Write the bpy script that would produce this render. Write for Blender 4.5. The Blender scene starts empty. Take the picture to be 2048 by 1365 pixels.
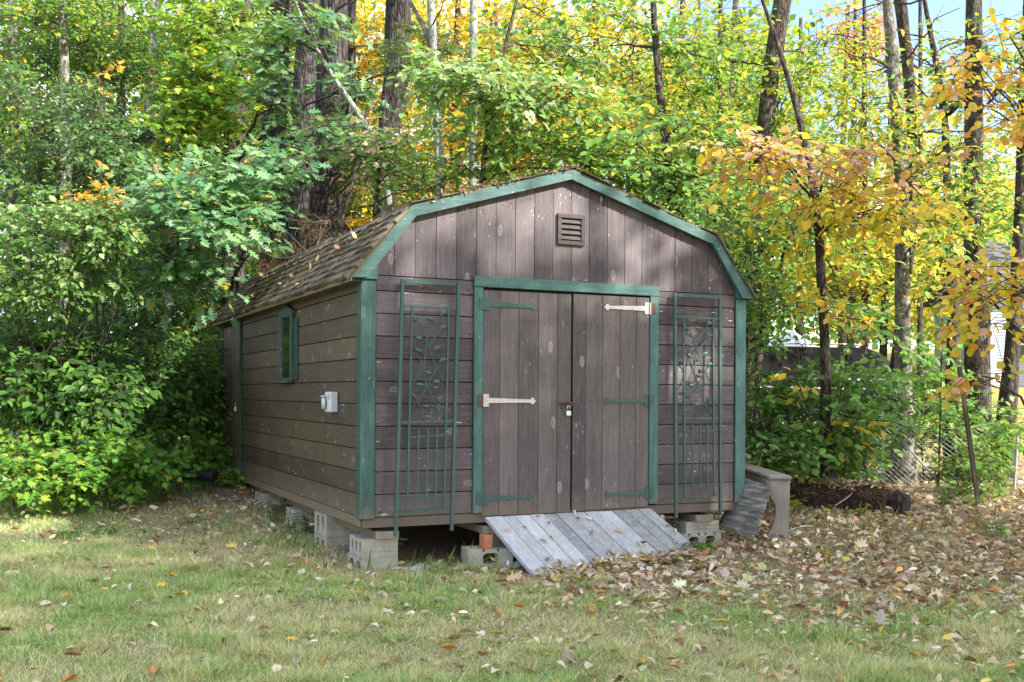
import bpy, bmesh, math, random
import numpy as np
from mathutils import Vector, Matrix
rng = np.random.default_rng(7)
random.seed(7)
SC = bpy.context.scene
COL = SC.collection

# ------------------------------------------------------------------ camera
CAM = np.array([-2.4584, -7.9169, 0.9494])
YAW, ROLL, F, SH = -0.44102, -0.0065044, 2116.43, 108.16
FWD = np.array([-math.sin(YAW), math.cos(YAW), 0.0])
RGT = np.array([math.cos(YAW), math.sin(YAW), 0.0])
UP = np.array([0.0, 0.0, 1.0])
cam_d = bpy.data.cameras.new('camera')
cam = bpy.data.objects.new('camera', cam_d)
COL.objects.link(cam)
cam_d.sensor_width = 36.0
cam_d.sensor_fit = 'HORIZONTAL'
cam_d.lens = 36.0 * F / 2048.0
cam_d.shift_y = SH / 2048.0
cam_d.clip_start = 0.05
cam_d.clip_end = 900
cam.matrix_world = (Matrix.Translation(CAM) @ Matrix.Rotation(YAW, 4, 'Z')
                    @ Matrix.Rotation(math.radians(90), 4, 'X') @ Matrix.Rotation(-ROLL, 4, 'Z'))
SC.camera = cam

# ------------------------------------------------------------------ light
SUN_DIR = Vector((0.50, -0.74, 0.60)).normalized()      # towards the sun
SUN_EL = math.asin(SUN_DIR.z)
SUN_AZ = math.atan2(SUN_DIR.x, SUN_DIR.y)
world = bpy.data.worlds.new('World')
SC.world = world
world.use_nodes = True
wn, wl = world.node_tree.nodes, world.node_tree.links
for n in list(wn): wn.remove(n)
w_out = wn.new('ShaderNodeOutputWorld')
w_bg = wn.new('ShaderNodeBackground')
w_sky = wn.new('ShaderNodeTexSky')
w_sky.sky_type = 'NISHITA'
w_sky.sun_disc = False
w_sky.sun_elevation = SUN_EL
w_sky.sun_rotation = SUN_AZ
w_sky.air_density = 1.0
w_sky.dust_density = 1.4
w_bg.inputs['Strength'].default_value = 0.15
w_tc = wn.new('ShaderNodeTexCoord')
w_map = wn.new('ShaderNodeMapping'); w_map.inputs['Scale'].default_value = (1, 1, 2.6)
w_no = wn.new('ShaderNodeTexNoise'); w_no.inputs['Scale'].default_value = 2.4; w_no.inputs['Detail'].default_value = 7
w_rp = wn.new('ShaderNodeValToRGB')
w_rp.color_ramp.elements[0].position = 0.42; w_rp.color_ramp.elements[1].position = 0.66
w_mx = wn.new('ShaderNodeMixRGB'); w_mx.inputs[2].default_value = (7.5, 7.7, 8.2, 1)
wl.new(w_tc.outputs['Generated'], w_map.inputs['Vector']); wl.new(w_map.outputs[0], w_no.inputs['Vector'])
wl.new(w_no.outputs['Fac'], w_rp.inputs['Fac']); wl.new(w_rp.outputs['Color'], w_mx.inputs['Fac'])
wl.new(w_sky.outputs[0], w_mx.inputs[1]); wl.new(w_mx.outputs[0], w_bg.inputs['Color'])
wl.new(w_bg.outputs[0], w_out.inputs['Surface'])
sun_d = bpy.data.lights.new('sun', 'SUN')
sun_d.energy = 4.7
sun_d.angle = math.radians(0.9)
sun_d.color = (1.0, 0.94, 0.84)
sun = bpy.data.objects.new('sun', sun_d)
COL.objects.link(sun)
sun.rotation_euler = SUN_DIR.to_track_quat('Z', 'Y').to_euler()
sun.location = (10, -15, 15)
vs = SC.view_settings
vs.view_transform = 'Standard'; vs.look = 'None'; vs.gamma = 1.0; vs.use_curve_mapping = False
vs.exposure = 1.5
SC.render.engine = 'CYCLES'
SC.cycles.max_bounces = 9
SC.cycles.diffuse_bounces = 5
SC.cycles.transmission_bounces = 6
SC.cycles.glossy_bounces = 2
SC.cycles.transparent_max_bounces = 4
SC.cycles.use_denoising = True

# ------------------------------------------------------------------ measuring helpers
def ray(u, v):
    a = (u - 1024) / F; b = -(v - 682.5 - SH) / F
    c, s = math.cos(ROLL), math.sin(ROLL)
    return FWD + (c * a - s * b) * RGT + (s * a + c * b) * UP
def onY(u, v, Y): d = ray(u, v); return CAM + d * (Y - CAM[1]) / d[1]
def onX(u, v, X): d = ray(u, v); return CAM + d * (X - CAM[0]) / d[0]
def onZ(u, v, Z): d = ray(u, v); return CAM + d * (Z - CAM[2]) / d[2]
def at(u, v, D): return CAM + ray(u, v) * D

def sstep(a, b, x):
    t = np.clip((np.asarray(x, float) - a) / (b - a), 0, 1)
    return t * t * (3 - 2 * t)
def vnoise(x, y, seed=0):
    x = np.asarray(x, float); y = np.asarray(y, float)
    xi = np.floor(x); yi = np.floor(y); xf = x - xi; yf = y - yi
    def h(a, b):
        n = np.sin(a * 127.1 + b * 311.7 + seed * 74.7) * 43758.5453
        return n - np.floor(n)
    u = xf * xf * (3 - 2 * xf); w = yf * yf * (3 - 2 * yf)
    return (h(xi, yi) * (1 - u) + h(xi + 1, yi) * u) * (1 - w) + (h(xi, yi + 1) * (1 - u) + h(xi + 1, yi + 1) * u) * w
def fbm(x, y, seed=0, o=4):
    s = 0; a = 0.5
    for i in range(o):
        s = s + a * vnoise(np.asarray(x) * 2 ** i, np.asarray(y) * 2 ** i, seed + i * 13); a *= 0.5
    return s / (1 - 0.5 ** o)
GY = [-40, -10, -4, -1.2, 0, 1, 2, 3.4, 5, 7, 10, 14, 300]
GZ = [-.9, -.56, -.50, -.45, -.415, -.39, -.37, -.30, -.16, -.06, -.02, .0, .0]
def ground(x, y):
    x = np.asarray(x, float); y = np.asarray(y, float)
    z = np.interp(y, GY, GZ)
    z = z + 0.10 * sstep(2.7, 4.4, x) * sstep(-2.0, .4, y) * (1 - sstep(1.0, 6, y)) - 0.10 * sstep(4, 9, x) * sstep(2.5, 6, y) * (1 - sstep(7, 16, y))
    D = (x - CAM[0]) * FWD[0] + (y - CAM[1]) * FWD[1]
    z = z + 0.075 * np.clip(D - 18, 0, 62)
    z = z + 0.05 * (fbm(x * .8, y * .8, 3) - .5) * sstep(-6, 4, y + 4) + 0.02 * (fbm(x * 3, y * 3, 5, 2) - .5)
    return z
def gz(x, y): return float(ground(x, y))

def litter_amount(x, y):     # 0 lawn .. 1 deep leaf litter
    a = sstep(-0.9, 1.9, 0.55 * (x - 1.4) + 0.84 * (y + 2.0) + 1.5 * (fbm(x * 1.3, y * 1.3, 21) - .5))
    a = a * sstep(0.2, 1.3, x + 0.3 * y)
    b = sstep(-0.5, 0.9, y + 0.25 + 0.9 * (fbm(x * 1.1, y * 1.1, 9) - .5)) * (1 - sstep(0.0, 0.7, -x - .5 - .30 * y)) * 0.55
    b = np.where(x < 1.5, b, 0)
    c = sstep(4.5, 7, y)
    return np.clip(np.maximum(np.maximum(a, b), c), 0, 1)

# ------------------------------------------------------------------ object helpers
def link(o, parent=None):
    COL.objects.link(o)
    if parent is not None: o.parent = parent
    return o
def thing(name, label, cat, loc=(0, 0, 0), group=None, kind=None):
    o = bpy.data.objects.new(name, None); COL.objects.link(o)
    o.location = Vector([float(c) for c in loc]); o.empty_display_size = .2
    o['label'] = label; o['category'] = cat
    if group: o['group'] = group
    if kind: o['kind'] = kind
    return o
def place(o, parent):
    """Link a mesh built in world space under parent, keeping it where it is."""
    COL.objects.link(o)
    if parent is not None:
        o.parent = parent
        t = Vector((0, 0, 0)); p = parent
        while p is not None: t += p.location; p = p.parent
        o.location = -t
    return o
def shade(me, smooth):
    if smooth: me.polygons.foreach_set('use_smooth', [True] * len(me.polygons))
def new_obj(name, me, parent=None, mat=None, label=None, cat=None, kind=None, group=None, smooth=False):
    if mat: me.materials.append(mat)
    shade(me, smooth)
    o = bpy.data.objects.new(name, me)
    if parent is None: COL.objects.link(o)
    else: place(o, parent)
    if label: o['label'] = label
    if cat: o['category'] = cat
    if kind: o['kind'] = kind
    if group: o['group'] = group
    return o
def fast_mesh(name, V, polys_flat, starts, totals, col=None):
    me = bpy.data.meshes.new(name)
    me.vertices.add(len(V)); me.vertices.foreach_set('co', np.asarray(V, np.float32).ravel())
    me.loops.add(len(polys_flat)); me.loops.foreach_set('vertex_index', np.asarray(polys_flat, np.int32))
    me.polygons.add(len(starts)); me.polygons.foreach_set('loop_start', np.asarray(starts, np.int32))
    me.polygons.foreach_set('loop_total', np.asarray(totals, np.int32))
    if col is not None:
        at_ = me.attributes.new('col', 'FLOAT_COLOR', 'POINT')
        c4 = np.ones((len(V), 4), np.float32); c4[:, :3] = col
        at_.data.foreach_set('color', c4.ravel())
    me.update(calc_edges=True)
    return me
class MB:
    """Collects polygons for one mesh."""
    def __init__(s): s.v = []; s.f = []
    def add(s, vs_, fs):
        b = len(s.v); s.v += [tuple(map(float, q)) for q in vs_]; s.f += [[b + i for i in f] for f in fs]
    def box(s, lo, hi, ch=0.0, M=None):
        (x0, y0, z0), (x1, y1, z1) = lo, hi
        if ch <= 0:
            vs_ = [(x0, y0, z0), (x1, y0, z0), (x1, y1, z0), (x0, y1, z0), (x0, y0, z1), (x1, y0, z1), (x1, y1, z1), (x0, y1, z1)]
            fs = [[0, 3, 2, 1], [4, 5, 6, 7], [0, 1, 5, 4], [1, 2, 6, 5], [2, 3, 7, 6], [3, 0, 4, 7]]
        else:
            c = min(ch, .49 * (x1 - x0), .49 * (y1 - y0), .49 * (z1 - z0)); vs_ = []; idx = {}
            for i, x in enumerate((x0, x1)):
                for j, y in enumerate((y0, y1)):
                    for k, z in enumerate((z0, z1)):
                        sx, sy, sz = (1 - 2 * i) * c, (1 - 2 * j) * c, (1 - 2 * k) * c
                        idx[i, j, k, 'x'] = len(vs_); vs_.append((x, y + sy, z + sz))
                        idx[i, j, k, 'y'] = len(vs_); vs_.append((x + sx, y, z + sz))
                        idx[i, j, k, 'z'] = len(vs_); vs_.append((x + sx, y + sy, z))
            fs = []
            for i in (0, 1):
                fs.append([idx[i, j, k, 'x'] for j, k in ((0, 0), (1, 0), (1, 1), (0, 1))])
                fs.append([idx[j, i, k, 'y'] for j, k in ((0, 0), (1, 0), (1, 1), (0, 1))])
                fs.append([idx[j, k, i, 'z'] for j, k in ((0, 0), (1, 0), (1, 1), (0, 1))])
            for i in (0, 1):
                for j in (0, 1):
                    fs.append([idx[i, j, 0, 'x'], idx[i, j, 1, 'x'], idx[i, j, 1, 'y'], idx[i, j, 0, 'y']])
                    fs.append([idx[i, 0, j, 'x'], idx[i, 1, j, 'x'], idx[i, 1, j, 'z'], idx[i, 0, j, 'z']])
                    fs.append([idx[0, i, j, 'y'], idx[1, i, j, 'y'], idx[1, i, j, 'z'], idx[0, i, j, 'z']])
            for i in (0, 1):
                for j in (0, 1):
                    for k in (0, 1): fs.append([idx[i, j, k, 'x'], idx[i, j, k, 'y'], idx[i, j, k, 'z']])
        if M is not None: vs_ = [tuple(M @ Vector(q)) for q in vs_]
        s.add(vs_, fs); return s
    def prism(s, poly, d0, d1):
        """poly: list of 3D points (planar ring), extruded between offsets d0 and d1 (vectors)."""
        n = len(poly); P = [np.array(q, float) for q in poly]
        s.add([q + d0 for q in P] + [q + d1 for q in P],
              [list(range(n))[::-1], list(range(n, 2 * n))] + [[i, (i + 1) % n, n + (i + 1) % n, n + i] for i in range(n)])
        return s
    def tube(s, pts, rad, sides=6, cap=True, ridge=0.0, seed=0):
        pts = np.array(pts, float); n = len(pts)
        rad = np.broadcast_to(np.asarray(rad, float), (n,))
        T = np.gradient(pts, axis=0); T /= np.linalg.norm(T, axis=1)[:, None] + 1e-9
        a = np.array([1.0, 0, 0]) if abs(T[0][0]) < .8 else np.array([0, 1.0, 0])
        V = []; ang = np.arange(sides) * 2 * math.pi / sides
        for i in range(n):
            a = a - T[i] * a.dot(T[i]); a /= np.linalg.norm(a) + 1e-9
            b = np.cross(T[i], a)
            r = rad[i]
            if ridge:
                w = vnoise(ang / (2 * math.pi) * sides * .5 + 3, np.full(sides, pts[i][2] * 2.2 / max(.2, rad[0] * 4)), seed)
                w2 = vnoise(ang * 1.3, np.full(sides, pts[i][2] * .6), seed + 5)
                r = r * (1 + ridge * (w - .5) + .10 * (w2 - .5))
            V += list(pts[i] + (np.cos(ang) * r)[:, None] * a + (np.sin(ang) * r)[:, None] * b)
        fs = [[i * sides + j, i * sides + (j + 1) % sides, (i + 1) * sides + (j + 1) % sides, (i + 1) * sides + j] for i in range(n - 1) for j in range(sides)]
        if cap: fs += [list(range(sides))[::-1], [(n - 1) * sides + j for j in range(sides)]]
        s.add(V, fs); return s
    def mesh(s, name='mesh'):
        me = bpy.data.meshes.new(name); me.from_pydata(s.v, [], s.f)
        return me
    def build(s, name, mat, parent=None, smooth=False, **k):
        me = s.mesh(name)
        bm = bmesh.new(); bm.from_mesh(me); bmesh.ops.recalc_face_normals(bm, faces=bm.faces); bm.to_mesh(me); bm.free()
        return new_obj(name, me, parent, mat, smooth=smooth, **k)
def V3(*a): return np.array(a, float)

# ------------------------------------------------------------------ materials
def mat(name):
    m = bpy.data.materials.new(name); m.use_nodes = True
    nt = m.node_tree
    for n in list(nt.nodes): nt.nodes.remove(n)
    out = nt.nodes.new('ShaderNodeOutputMaterial')
    b = nt.nodes.new('ShaderNodeBsdfPrincipled'); nt.links.new(b.outputs[0], out.inputs['Surface'])
    return m, nt, b, out
def N(nt, t, **k):
    n = nt.nodes.new(t)
    for a, v in k.items():
        if a in n.inputs: n.inputs[a].default_value = v
        else: setattr(n, a, v)
    return n
def L(nt, a, b): nt.links.new(a, b)
def ramp(nt, fac, stops):
    r = nt.nodes.new('ShaderNodeValToRGB'); e = r.color_ramp.elements
    while len(e) < len(stops): e.new(.5)
    for i, (p, c) in enumerate(stops):
        e[i].position = p
        e[i].color = (*c, 1) if isinstance(c, (tuple, list)) else (c, c, c, 1)
    L(nt, fac, r.inputs['Fac']); return r.outputs['Color']
def mix(nt, fac, a, b, mode='MIX'):
    m = nt.nodes.new('ShaderNodeMixRGB'); m.blend_type = mode
    for i, x in ((0, fac), (1, a), (2, b)):
        if hasattr(x, 'default_value') or hasattr(x, 'is_linked'): L(nt, x, m.inputs[i])
        else: m.inputs[i].default_value = x if not isinstance(x, (tuple, list)) else (*x, 1)
    return m.outputs[0]
def math_(nt, op, a, b=0.0, c=None):
    m = nt.nodes.new('ShaderNodeMath'); m.operation = op
    for i, x in ((0, a), (1, b), (2, c)):
        if x is None: continue
        if hasattr(x, 'is_linked'): L(nt, x, m.inputs[i])
        else: m.inputs[i].default_value = x
    return m.outputs[0]
def noise(nt, vec, scale, detail=4, rough=.55):
    n = N(nt, 'ShaderNodeTexNoise', Scale=scale, Detail=detail, Roughness=rough)
    L(nt, vec, n.inputs['Vector']); return n.outputs['Fac']
def scaled(nt, vec, sc, loc=None):
    m = N(nt, 'ShaderNodeMapping'); m.inputs['Scale'].default_value = sc
    if loc is not None: L(nt, loc, m.inputs['Location'])
    L(nt, vec, m.inputs['Vector']); return m.outputs[0]
def obj_coords(nt):
    g = N(nt, 'ShaderNodeNewGeometry'); return g.outputs['Position']
def rand_shift(nt):
    oi = N(nt, 'ShaderNodeObjectInfo'); c = N(nt, 'ShaderNodeCombineXYZ')
    a = math_(nt, 'MULTIPLY', oi.outputs['Random'], 37.0); b = math_(nt, 'MULTIPLY', oi.outputs['Random'], 91.0); d = math_(nt, 'MULTIPLY', oi.outputs['Random'], 53.0)
    L(nt, a, c.inputs[0]); L(nt, b, c.inputs[1]); L(nt, d, c.inputs[2]); return c.outputs[0], oi.outputs['Random']
def bump(nt, b, h, s=.3, d=.004):
    n = N(nt, 'ShaderNodeBump', Strength=s, Distance=d); L(nt, h, n.inputs['Height']); L(nt, n.outputs[0], b.inputs['Normal'])

def wood_mat(name, c0, c1, axis='x', flecks=.5, knots=.7, worn=(.30, .29, .27), wear=.25, moss=0.0, rough=.62, bumpy=.5, knot_col=(.36, .33, .34), grime=1.0, plane=None):
    m, nt, b, out = mat(name)
    p = obj_coords(nt); sh, rnd = rand_shift(nt)
    long_, wide = 1.2, 26.0
    sc = {'x': (long_, wide, wide), 'y': (wide, long_, wide), 'z': (wide, wide, long_)}[axis]
    g = scaled(nt, p, sc, sh)
    n1 = noise(nt, g, 1.0, 6, .6)
    g2 = scaled(nt, p, tuple(k * 3.2 for k in sc), sh)
    n2 = noise(nt, g2, 1.6, 4, .65)
    big = noise(nt, scaled(nt, p, (1, 1, 1), sh), 1.7, 3, .5)
    col = mix(nt, ramp(nt, n1, [(.3, 0.0), (.7, 1.0)]), c0, c1)
    col = mix(nt, ramp(nt, n2, [(.36, .38), (.58, 1.0)]), (0, 0, 0), col)
    blot = ramp(nt, noise(nt, scaled(nt, p, (1, 1, 1), sh), 3.2, 6, .7), [(.3, .62), (.7, 1.25)])
    col = mix(nt, 1.0, col, blot, 'MULTIPLY')
    col = mix(nt, .45, col, ramp(nt, rnd, [(0, tuple(k * .75 for k in c0)), (.5, tuple((k + q) / 2 for k, q in zip(c0, c1))), (1, tuple(k * 1.25 for k in c1))]))
    # worn bare wood streaks
    st = ramp(nt, noise(nt, g, .55, 8, .75), [(.60, 0.0), (.72, 1.0)])
    bg = ramp(nt, big, [(.45, 0.0), (.65, 1.0)])
    f = math_(nt, 'MULTIPLY', math_(nt, 'MULTIPLY', st, bg), wear)
    col = mix(nt, f, col, worn)
    # knots: sparse pale rings
    q_ = N(nt, 'ShaderNodeSeparateXYZ'); L(nt, p, q_.inputs[0]); s3 = N(nt, 'ShaderNodeSeparateXYZ'); L(nt, sh, s3.inputs[0]); k2 = N(nt, 'ShaderNodeCombineXYZ')
    ia, ib = {'xz': (0, 2), 'yz': (1, 2), 'xy': (0, 1)}[plane or ('yz' if axis == 'y' else 'xz')]
    ka, kb = {'x': (1.6, 3.0), 'y': (1.6, 3.0), 'z': (3.4, 1.5)}[axis] if plane != 'xy' else (3.4, 1.5)
    L(nt, math_(nt, 'MULTIPLY_ADD', q_.outputs[ia], ka, s3.outputs[0]), k2.inputs[0]); L(nt, math_(nt, 'MULTIPLY_ADD', q_.outputs[ib], kb, s3.outputs[1]), k2.inputs[1])
    kc = {'x': (1.5, 2.3, 2.3), 'y': (2.3, 1.5, 2.3), 'z': (2.3, 2.3, 1.3)}[axis]
    vo = N(nt, 'ShaderNodeTexVoronoi', Scale=1.0, voronoi_dimensions='2D'); L(nt, k2.outputs[0], vo.inputs['Vector'])
    sel = N(nt, 'ShaderNodeSeparateColor'); L(nt, vo.outputs['Color'], sel.inputs[0])
    dist = math_(nt, 'ADD', vo.outputs['Distance'], math_(nt, 'MULTIPLY', math_(nt, 'SUBTRACT', noise(nt, p, 45.0, 2), .5), .05))
    ring = ramp(nt, dist, [(.012, .75), (.03, .1), (.052, 1.0), (.072, .35), (.085, 0.0)])
    on = ramp(nt, sel.outputs[0], [(.38, 0.0), (.42, 1.0)])
    col = mix(nt, math_(nt, 'MULTIPLY', math_(nt, 'MULTIPLY', ring, on), knots), col, knot_col)
    # white scratches and paint flecks
    fs = {'x': (10, 10, 60), 'y': (10, 10, 60), 'z': (50, 50, 16)}[axis]
    fl = noise(nt, scaled(nt, p, fs, sh), 1.0, 3, .7)
    fm = noise(nt, scaled(nt, p, (1, 1, 1), sh), 4.5, 3, .6)
    fk = math_(nt, 'MULTIPLY', ramp(nt, fl, [(.655, 0.0), (.675, 1.0)]), ramp(nt, fm, [(.52, 0.0), (.59, 1.0)]))
    sp = ramp(nt, noise(nt, p, 110.0, 2, .5), [(.735, 0.0), (.75, .9)])
    fk = math_(nt, 'MAXIMUM', fk, math_(nt, 'MULTIPLY', sp, ramp(nt, fm, [(.45, 0.0), (.6, 1.0)])))
    col = mix(nt, math_(nt, 'MULTIPLY', fk, flecks), col, (.72, .72, .70))
    # nail heads
    if moss > 0:
        mm = math_(nt, 'MULTIPLY', ramp(nt, noise(nt, scaled(nt, p, (1, 1.2, 1.6), None), 1.5, 5, .65), [(.35, 0.0), (.75, 1.0)]), moss)
        col = mix(nt, mm, col, (.13, .115, .035))
    # grime: long run-off streaks and mud splash along the foot
    run = ramp(nt, noise(nt, scaled(nt, p, (9, 9, .7), None), 1.0, 5, .7), [(.50, 0.0), (.70, .55 * grime)])
    col = mix(nt, run, col, mix(nt, 1.0, col, (.52, .50, .46), 'MULTIPLY'))
    sz = N(nt, 'ShaderNodeSeparateXYZ'); L(nt, p, sz.inputs[0])
    low = math_(nt, 'ADD', sz.outputs[2], math_(nt, 'MULTIPLY', noise(nt, p, 7.0, 5, .7), -.35))
    col = mix(nt, ramp(nt, math_(nt, 'ADD', low, .3), [(.06, .5 * grime), (.30, 0.0)]), col, (.17, .14, .105))
    L(nt, col, b.inputs['Base Color'])
    b.inputs['Roughness'].default_value = rough
    b.inputs['Specular IOR Level'].default_value = .35
    h = math_(nt, 'ADD', math_(nt, 'MULTIPLY', n2, .6), math_(nt, 'ADD', math_(nt, 'MULTIPLY', n1, .5), math_(nt, 'MULTIPLY', ring, -.3)))
    bump(nt, b, h, bumpy, .004)
    return m

PLUM0, PLUM1 = (.080, .063, .069), (.158, .130, .140)
M = {}
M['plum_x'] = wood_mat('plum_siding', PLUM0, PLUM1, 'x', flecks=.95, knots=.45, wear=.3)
M['plum_z'] = wood_mat('plum_gable', PLUM0, PLUM1, 'z', flecks=.8, knots=.6, wear=.35)
M['door_z'] = wood_mat('plum_door', (.088, .072, .074), (.155, .130, .131), 'z', flecks=.45, knots=.85, wear=.6)
M['side_y'] = wood_mat('shade_browned_siding', (.042, .030, .020), (.094, .068, .045), 'y', flecks=.8, knots=.3, wear=.4, moss=.24, worn=(.26, .24, .17))  # side's different light painted into this browner tone, along with mould and wear
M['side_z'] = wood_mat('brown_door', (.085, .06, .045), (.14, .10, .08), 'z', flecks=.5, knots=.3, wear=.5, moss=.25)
TEAL0, TEAL1 = (.032, .084, .074), (.095, .205, .190)
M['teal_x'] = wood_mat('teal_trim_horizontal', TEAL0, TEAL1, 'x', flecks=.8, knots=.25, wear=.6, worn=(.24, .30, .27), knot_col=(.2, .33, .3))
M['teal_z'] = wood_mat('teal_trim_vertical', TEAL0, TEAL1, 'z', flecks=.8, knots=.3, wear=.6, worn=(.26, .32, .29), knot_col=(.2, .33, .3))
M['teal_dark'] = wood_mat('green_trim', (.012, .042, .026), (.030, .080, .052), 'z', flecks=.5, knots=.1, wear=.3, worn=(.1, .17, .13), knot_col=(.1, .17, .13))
M['grey_wood'] = wood_mat('weathered_grey_wood', (.25, .255, .27), (.55, .57, .60), 'y', plane='xy', grime=0.0, flecks=.25, knots=.5, wear=.8, worn=(.62, .63, .64), rough=.85, bumpy=.9, knot_col=(.12, .11, .11))
M['bench_wood'] = wood_mat('weathered_bench_wood', (.19, .165, .14), (.36, .32, .29), 'z', grime=.3, flecks=.3, knots=.2, wear=.8, worn=(.42, .37, .32), rough=.85, bumpy=.8, knot_col=(.1, .09, .08))
M['vent'] = wood_mat('dark_vent_paint', (.038, .029, .029), (.07, .056, .056), 'x', flecks=.2, knots=0, wear=.1)
M['joist'] = wood_mat('old_joist', (.10, .075, .045), (.18, .14, .085), 'y', flecks=.3, knots=.2, wear=.4, moss=.8)
M['beam_end'] = wood_mat('pale_timber', (.26, .24, .19), (.42, .40, .33), 'z', flecks=.1, knots=.1, wear=.4, rough=.85)
M['rail_x'] = wood_mat('rim_wood', (.085, .065, .062), (.15, .12, .115), 'x', flecks=.4, knots=.2, wear=.5, rough=.8)

def simple(name, col, rough=.6, metal=0.0, nscale=0, var=.3, bs=.2, spec=.5):
    m, nt, b, out = mat(name)
    b.inputs['Roughness'].default_value = rough; b.inputs['Metallic'].default_value = metal
    b.inputs['Specular IOR Level'].default_value = spec
    if nscale:
        p = obj_coords(nt); n = noise(nt, p, nscale, 6, .65)
        L(nt, ramp(nt, n, [(.25, tuple(c * (1 - var) for c in col)), (.75, tuple(min(1, c * (1 + var)) for c in col))]), b.inputs['Base Color'])
        bump(nt, b, n, bs, .003)
    else: b.inputs['Base Color'].default_value = (*col, 1)
    return m
M['iron_teal'] = simple('painted_iron', (.030, .080, .074), .42, 0, 60, .25, .15)
M['pale_iron'] = simple('bare_primer_iron', (.56, .49, .47), .6, 0, 70, .35, .1)
M['rust'] = simple('rusty_iron', (.10, .062, .045), .75, .2, 90, .5, .5)
M['rust_post'] = simple('rusty_post', (.062, .040, .036), .8, .1, 60, .4, .5)
M['steel'] = simple('silver_steel', (.55, .58, .60), .32, .85)
M['galv'] = simple('galvanised_wire', (.34, .36, .37), .45, .6)
M['dark'] = simple('dark_interior', (.012, .011, .010), .9)
M['box_grey'] = simple('pale_grey_plastic', (.48, .50, .53), .45, 0, 30, .08, .05)
M['white_plastic'] = simple('white_plastic', (.60, .62, .64), .4)
M['black_plastic'] = simple('black_ribbed_plastic', (.012, .012, .016), .4)
M['glass_dark'] = simple('dark_window_glass', (.010, .014, .012), .10, 0, 0, spec=.5)
M['car_glass'] = simple('tinted_car_glass', (.004, .005, .006), .06, 0, 0, spec=.08)
M['car_paint'] = simple('black_car_paint', (.005, .0055, .007), .08, 0, 0, spec=.1)
M['chrome'] = simple('chrome', (.6, .62, .64), .15, 1.0)
M['tyre'] = simple('tyre_rubber', (.02, .02, .02), .8)
M['tarp'] = simple('pale_blue_cover', (.20, .25, .31), .5, 0, 3, .12, .3)
M['house_white'] = simple('white_vinyl_siding', (.36, .40, .47), .6, 0, 2, .04, .02)
M['house_roof'] = simple('grey_roof_shingle', (.12, .12, .125), .9, 0, 20, .3, .4)
M['lens_red'] = simple('red_tail_lamp', (.25, .01, .01), .2)

def concrete():
    m, nt, b, out = mat('concrete_block'); p = obj_coords(nt); sh, rnd = rand_shift(nt)
    n = noise(nt, p, 9.0, 8, .7); n2 = noise(nt, p, 120.0, 3, .6)
    c = ramp(nt, n, [(.25, (.23, .22, .19)), (.55, (.38, .37, .33)), (.8, (.50, .49, .45))])
    c = mix(nt, ramp(nt, n2, [(.3, .35), (.6, 0.0)]), c, (.12, .115, .10))
    sx = N(nt, 'ShaderNodeSeparateXYZ'); L(nt, N(nt, 'ShaderNodeNewGeometry').outputs['Normal'], sx.inputs[0])
    c = mix(nt, math_(nt, 'MULTIPLY', ramp(nt, noise(nt, p, 5.0, 4), [(.4, 0.0), (.7, 1.0)]), .35), c, (.30, .27, .10))
    L(nt, c, b.inputs['Base Color']); b.inputs['Roughness'].default_value = .95
    bump(nt, b, math_(nt, 'ADD', n2, math_(nt, 'MULTIPLY', n, .5)), .7, .004); return m
M['concrete'] = concrete()
M['brick'] = simple('red_brick', (.42, .15, .07), .9, 0, 80, .3, .6)
M['stone'] = simple('grey_stone', (.27, .27, .25), .9, 0, 14, .35, .6)

def bark(name, c0, c1, lichen=0.0, sc=1.0, rough_=.8):
    m, nt, b, out = mat(name); p = obj_coords(nt)
    n = noise(nt, scaled(nt, p, (22 * sc, 22 * sc, 4.0 * sc)), 1.0, 7, .65)
    vo = N(nt, 'ShaderNodeTexVoronoi', Scale=1.0, feature='DISTANCE_TO_EDGE'); L(nt, scaled(nt, p, (30 * sc, 30 * sc, 6 * sc)), vo.inputs['Vector'])
    cr = ramp(nt, vo.outputs['Distance'], [(.0, 0.0), (.18, 1.0)])
    c = ramp(nt, n, [(.25, c0), (.75, c1)])
    c = mix(nt, cr, tuple(k * .45 for k in c0), c)
    if lichen:
        l = ramp(nt, noise(nt, scaled(nt, p, (9, 9, 6)), 1.0, 5, .7), [(.5, 0.0), (.62, lichen)])
        c = mix(nt, l, c, (.36, .38, .34))
    L(nt, c, b.inputs['Base Color']); b.inputs['Roughness'].default_value = .92; b.inputs['Specular IOR Level'].default_value = .2
    bump(nt, b, math_(nt, 'ADD', n, math_(nt, 'MULTIPLY', cr, .8)), rough_, .02); return m
M['bark_pine'] = bark('pine_bark', (.020, .016, .015), (.085, .070, .066), .12, .6)
M['bark_brown'] = bark('brown_bark', (.040, .030, .024), (.115, .092, .074), .2, 1.2)
M['bark_grey'] = bark('grey_bark', (.10, .086, .072), (.23, .205, .175), .6, 1.6, .4)
M['bark_pale'] = bark('pale_birch_bark', (.16, .16, .14), (.38, .38, .34), .8, 1.4, .3)
M['twig'] = simple('twig_bark', (.045, .036, .03), .85, 0, 30, .3, .2)
M['twig_pale'] = simple('pale_dead_twig', (.34, .32, .29), .85, 0, 30, .2, .2)
M['log'] = bark('rotten_log', (.055, .034, .026), (.22, .13, .095), .1, 1.3, 1.0)

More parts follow.
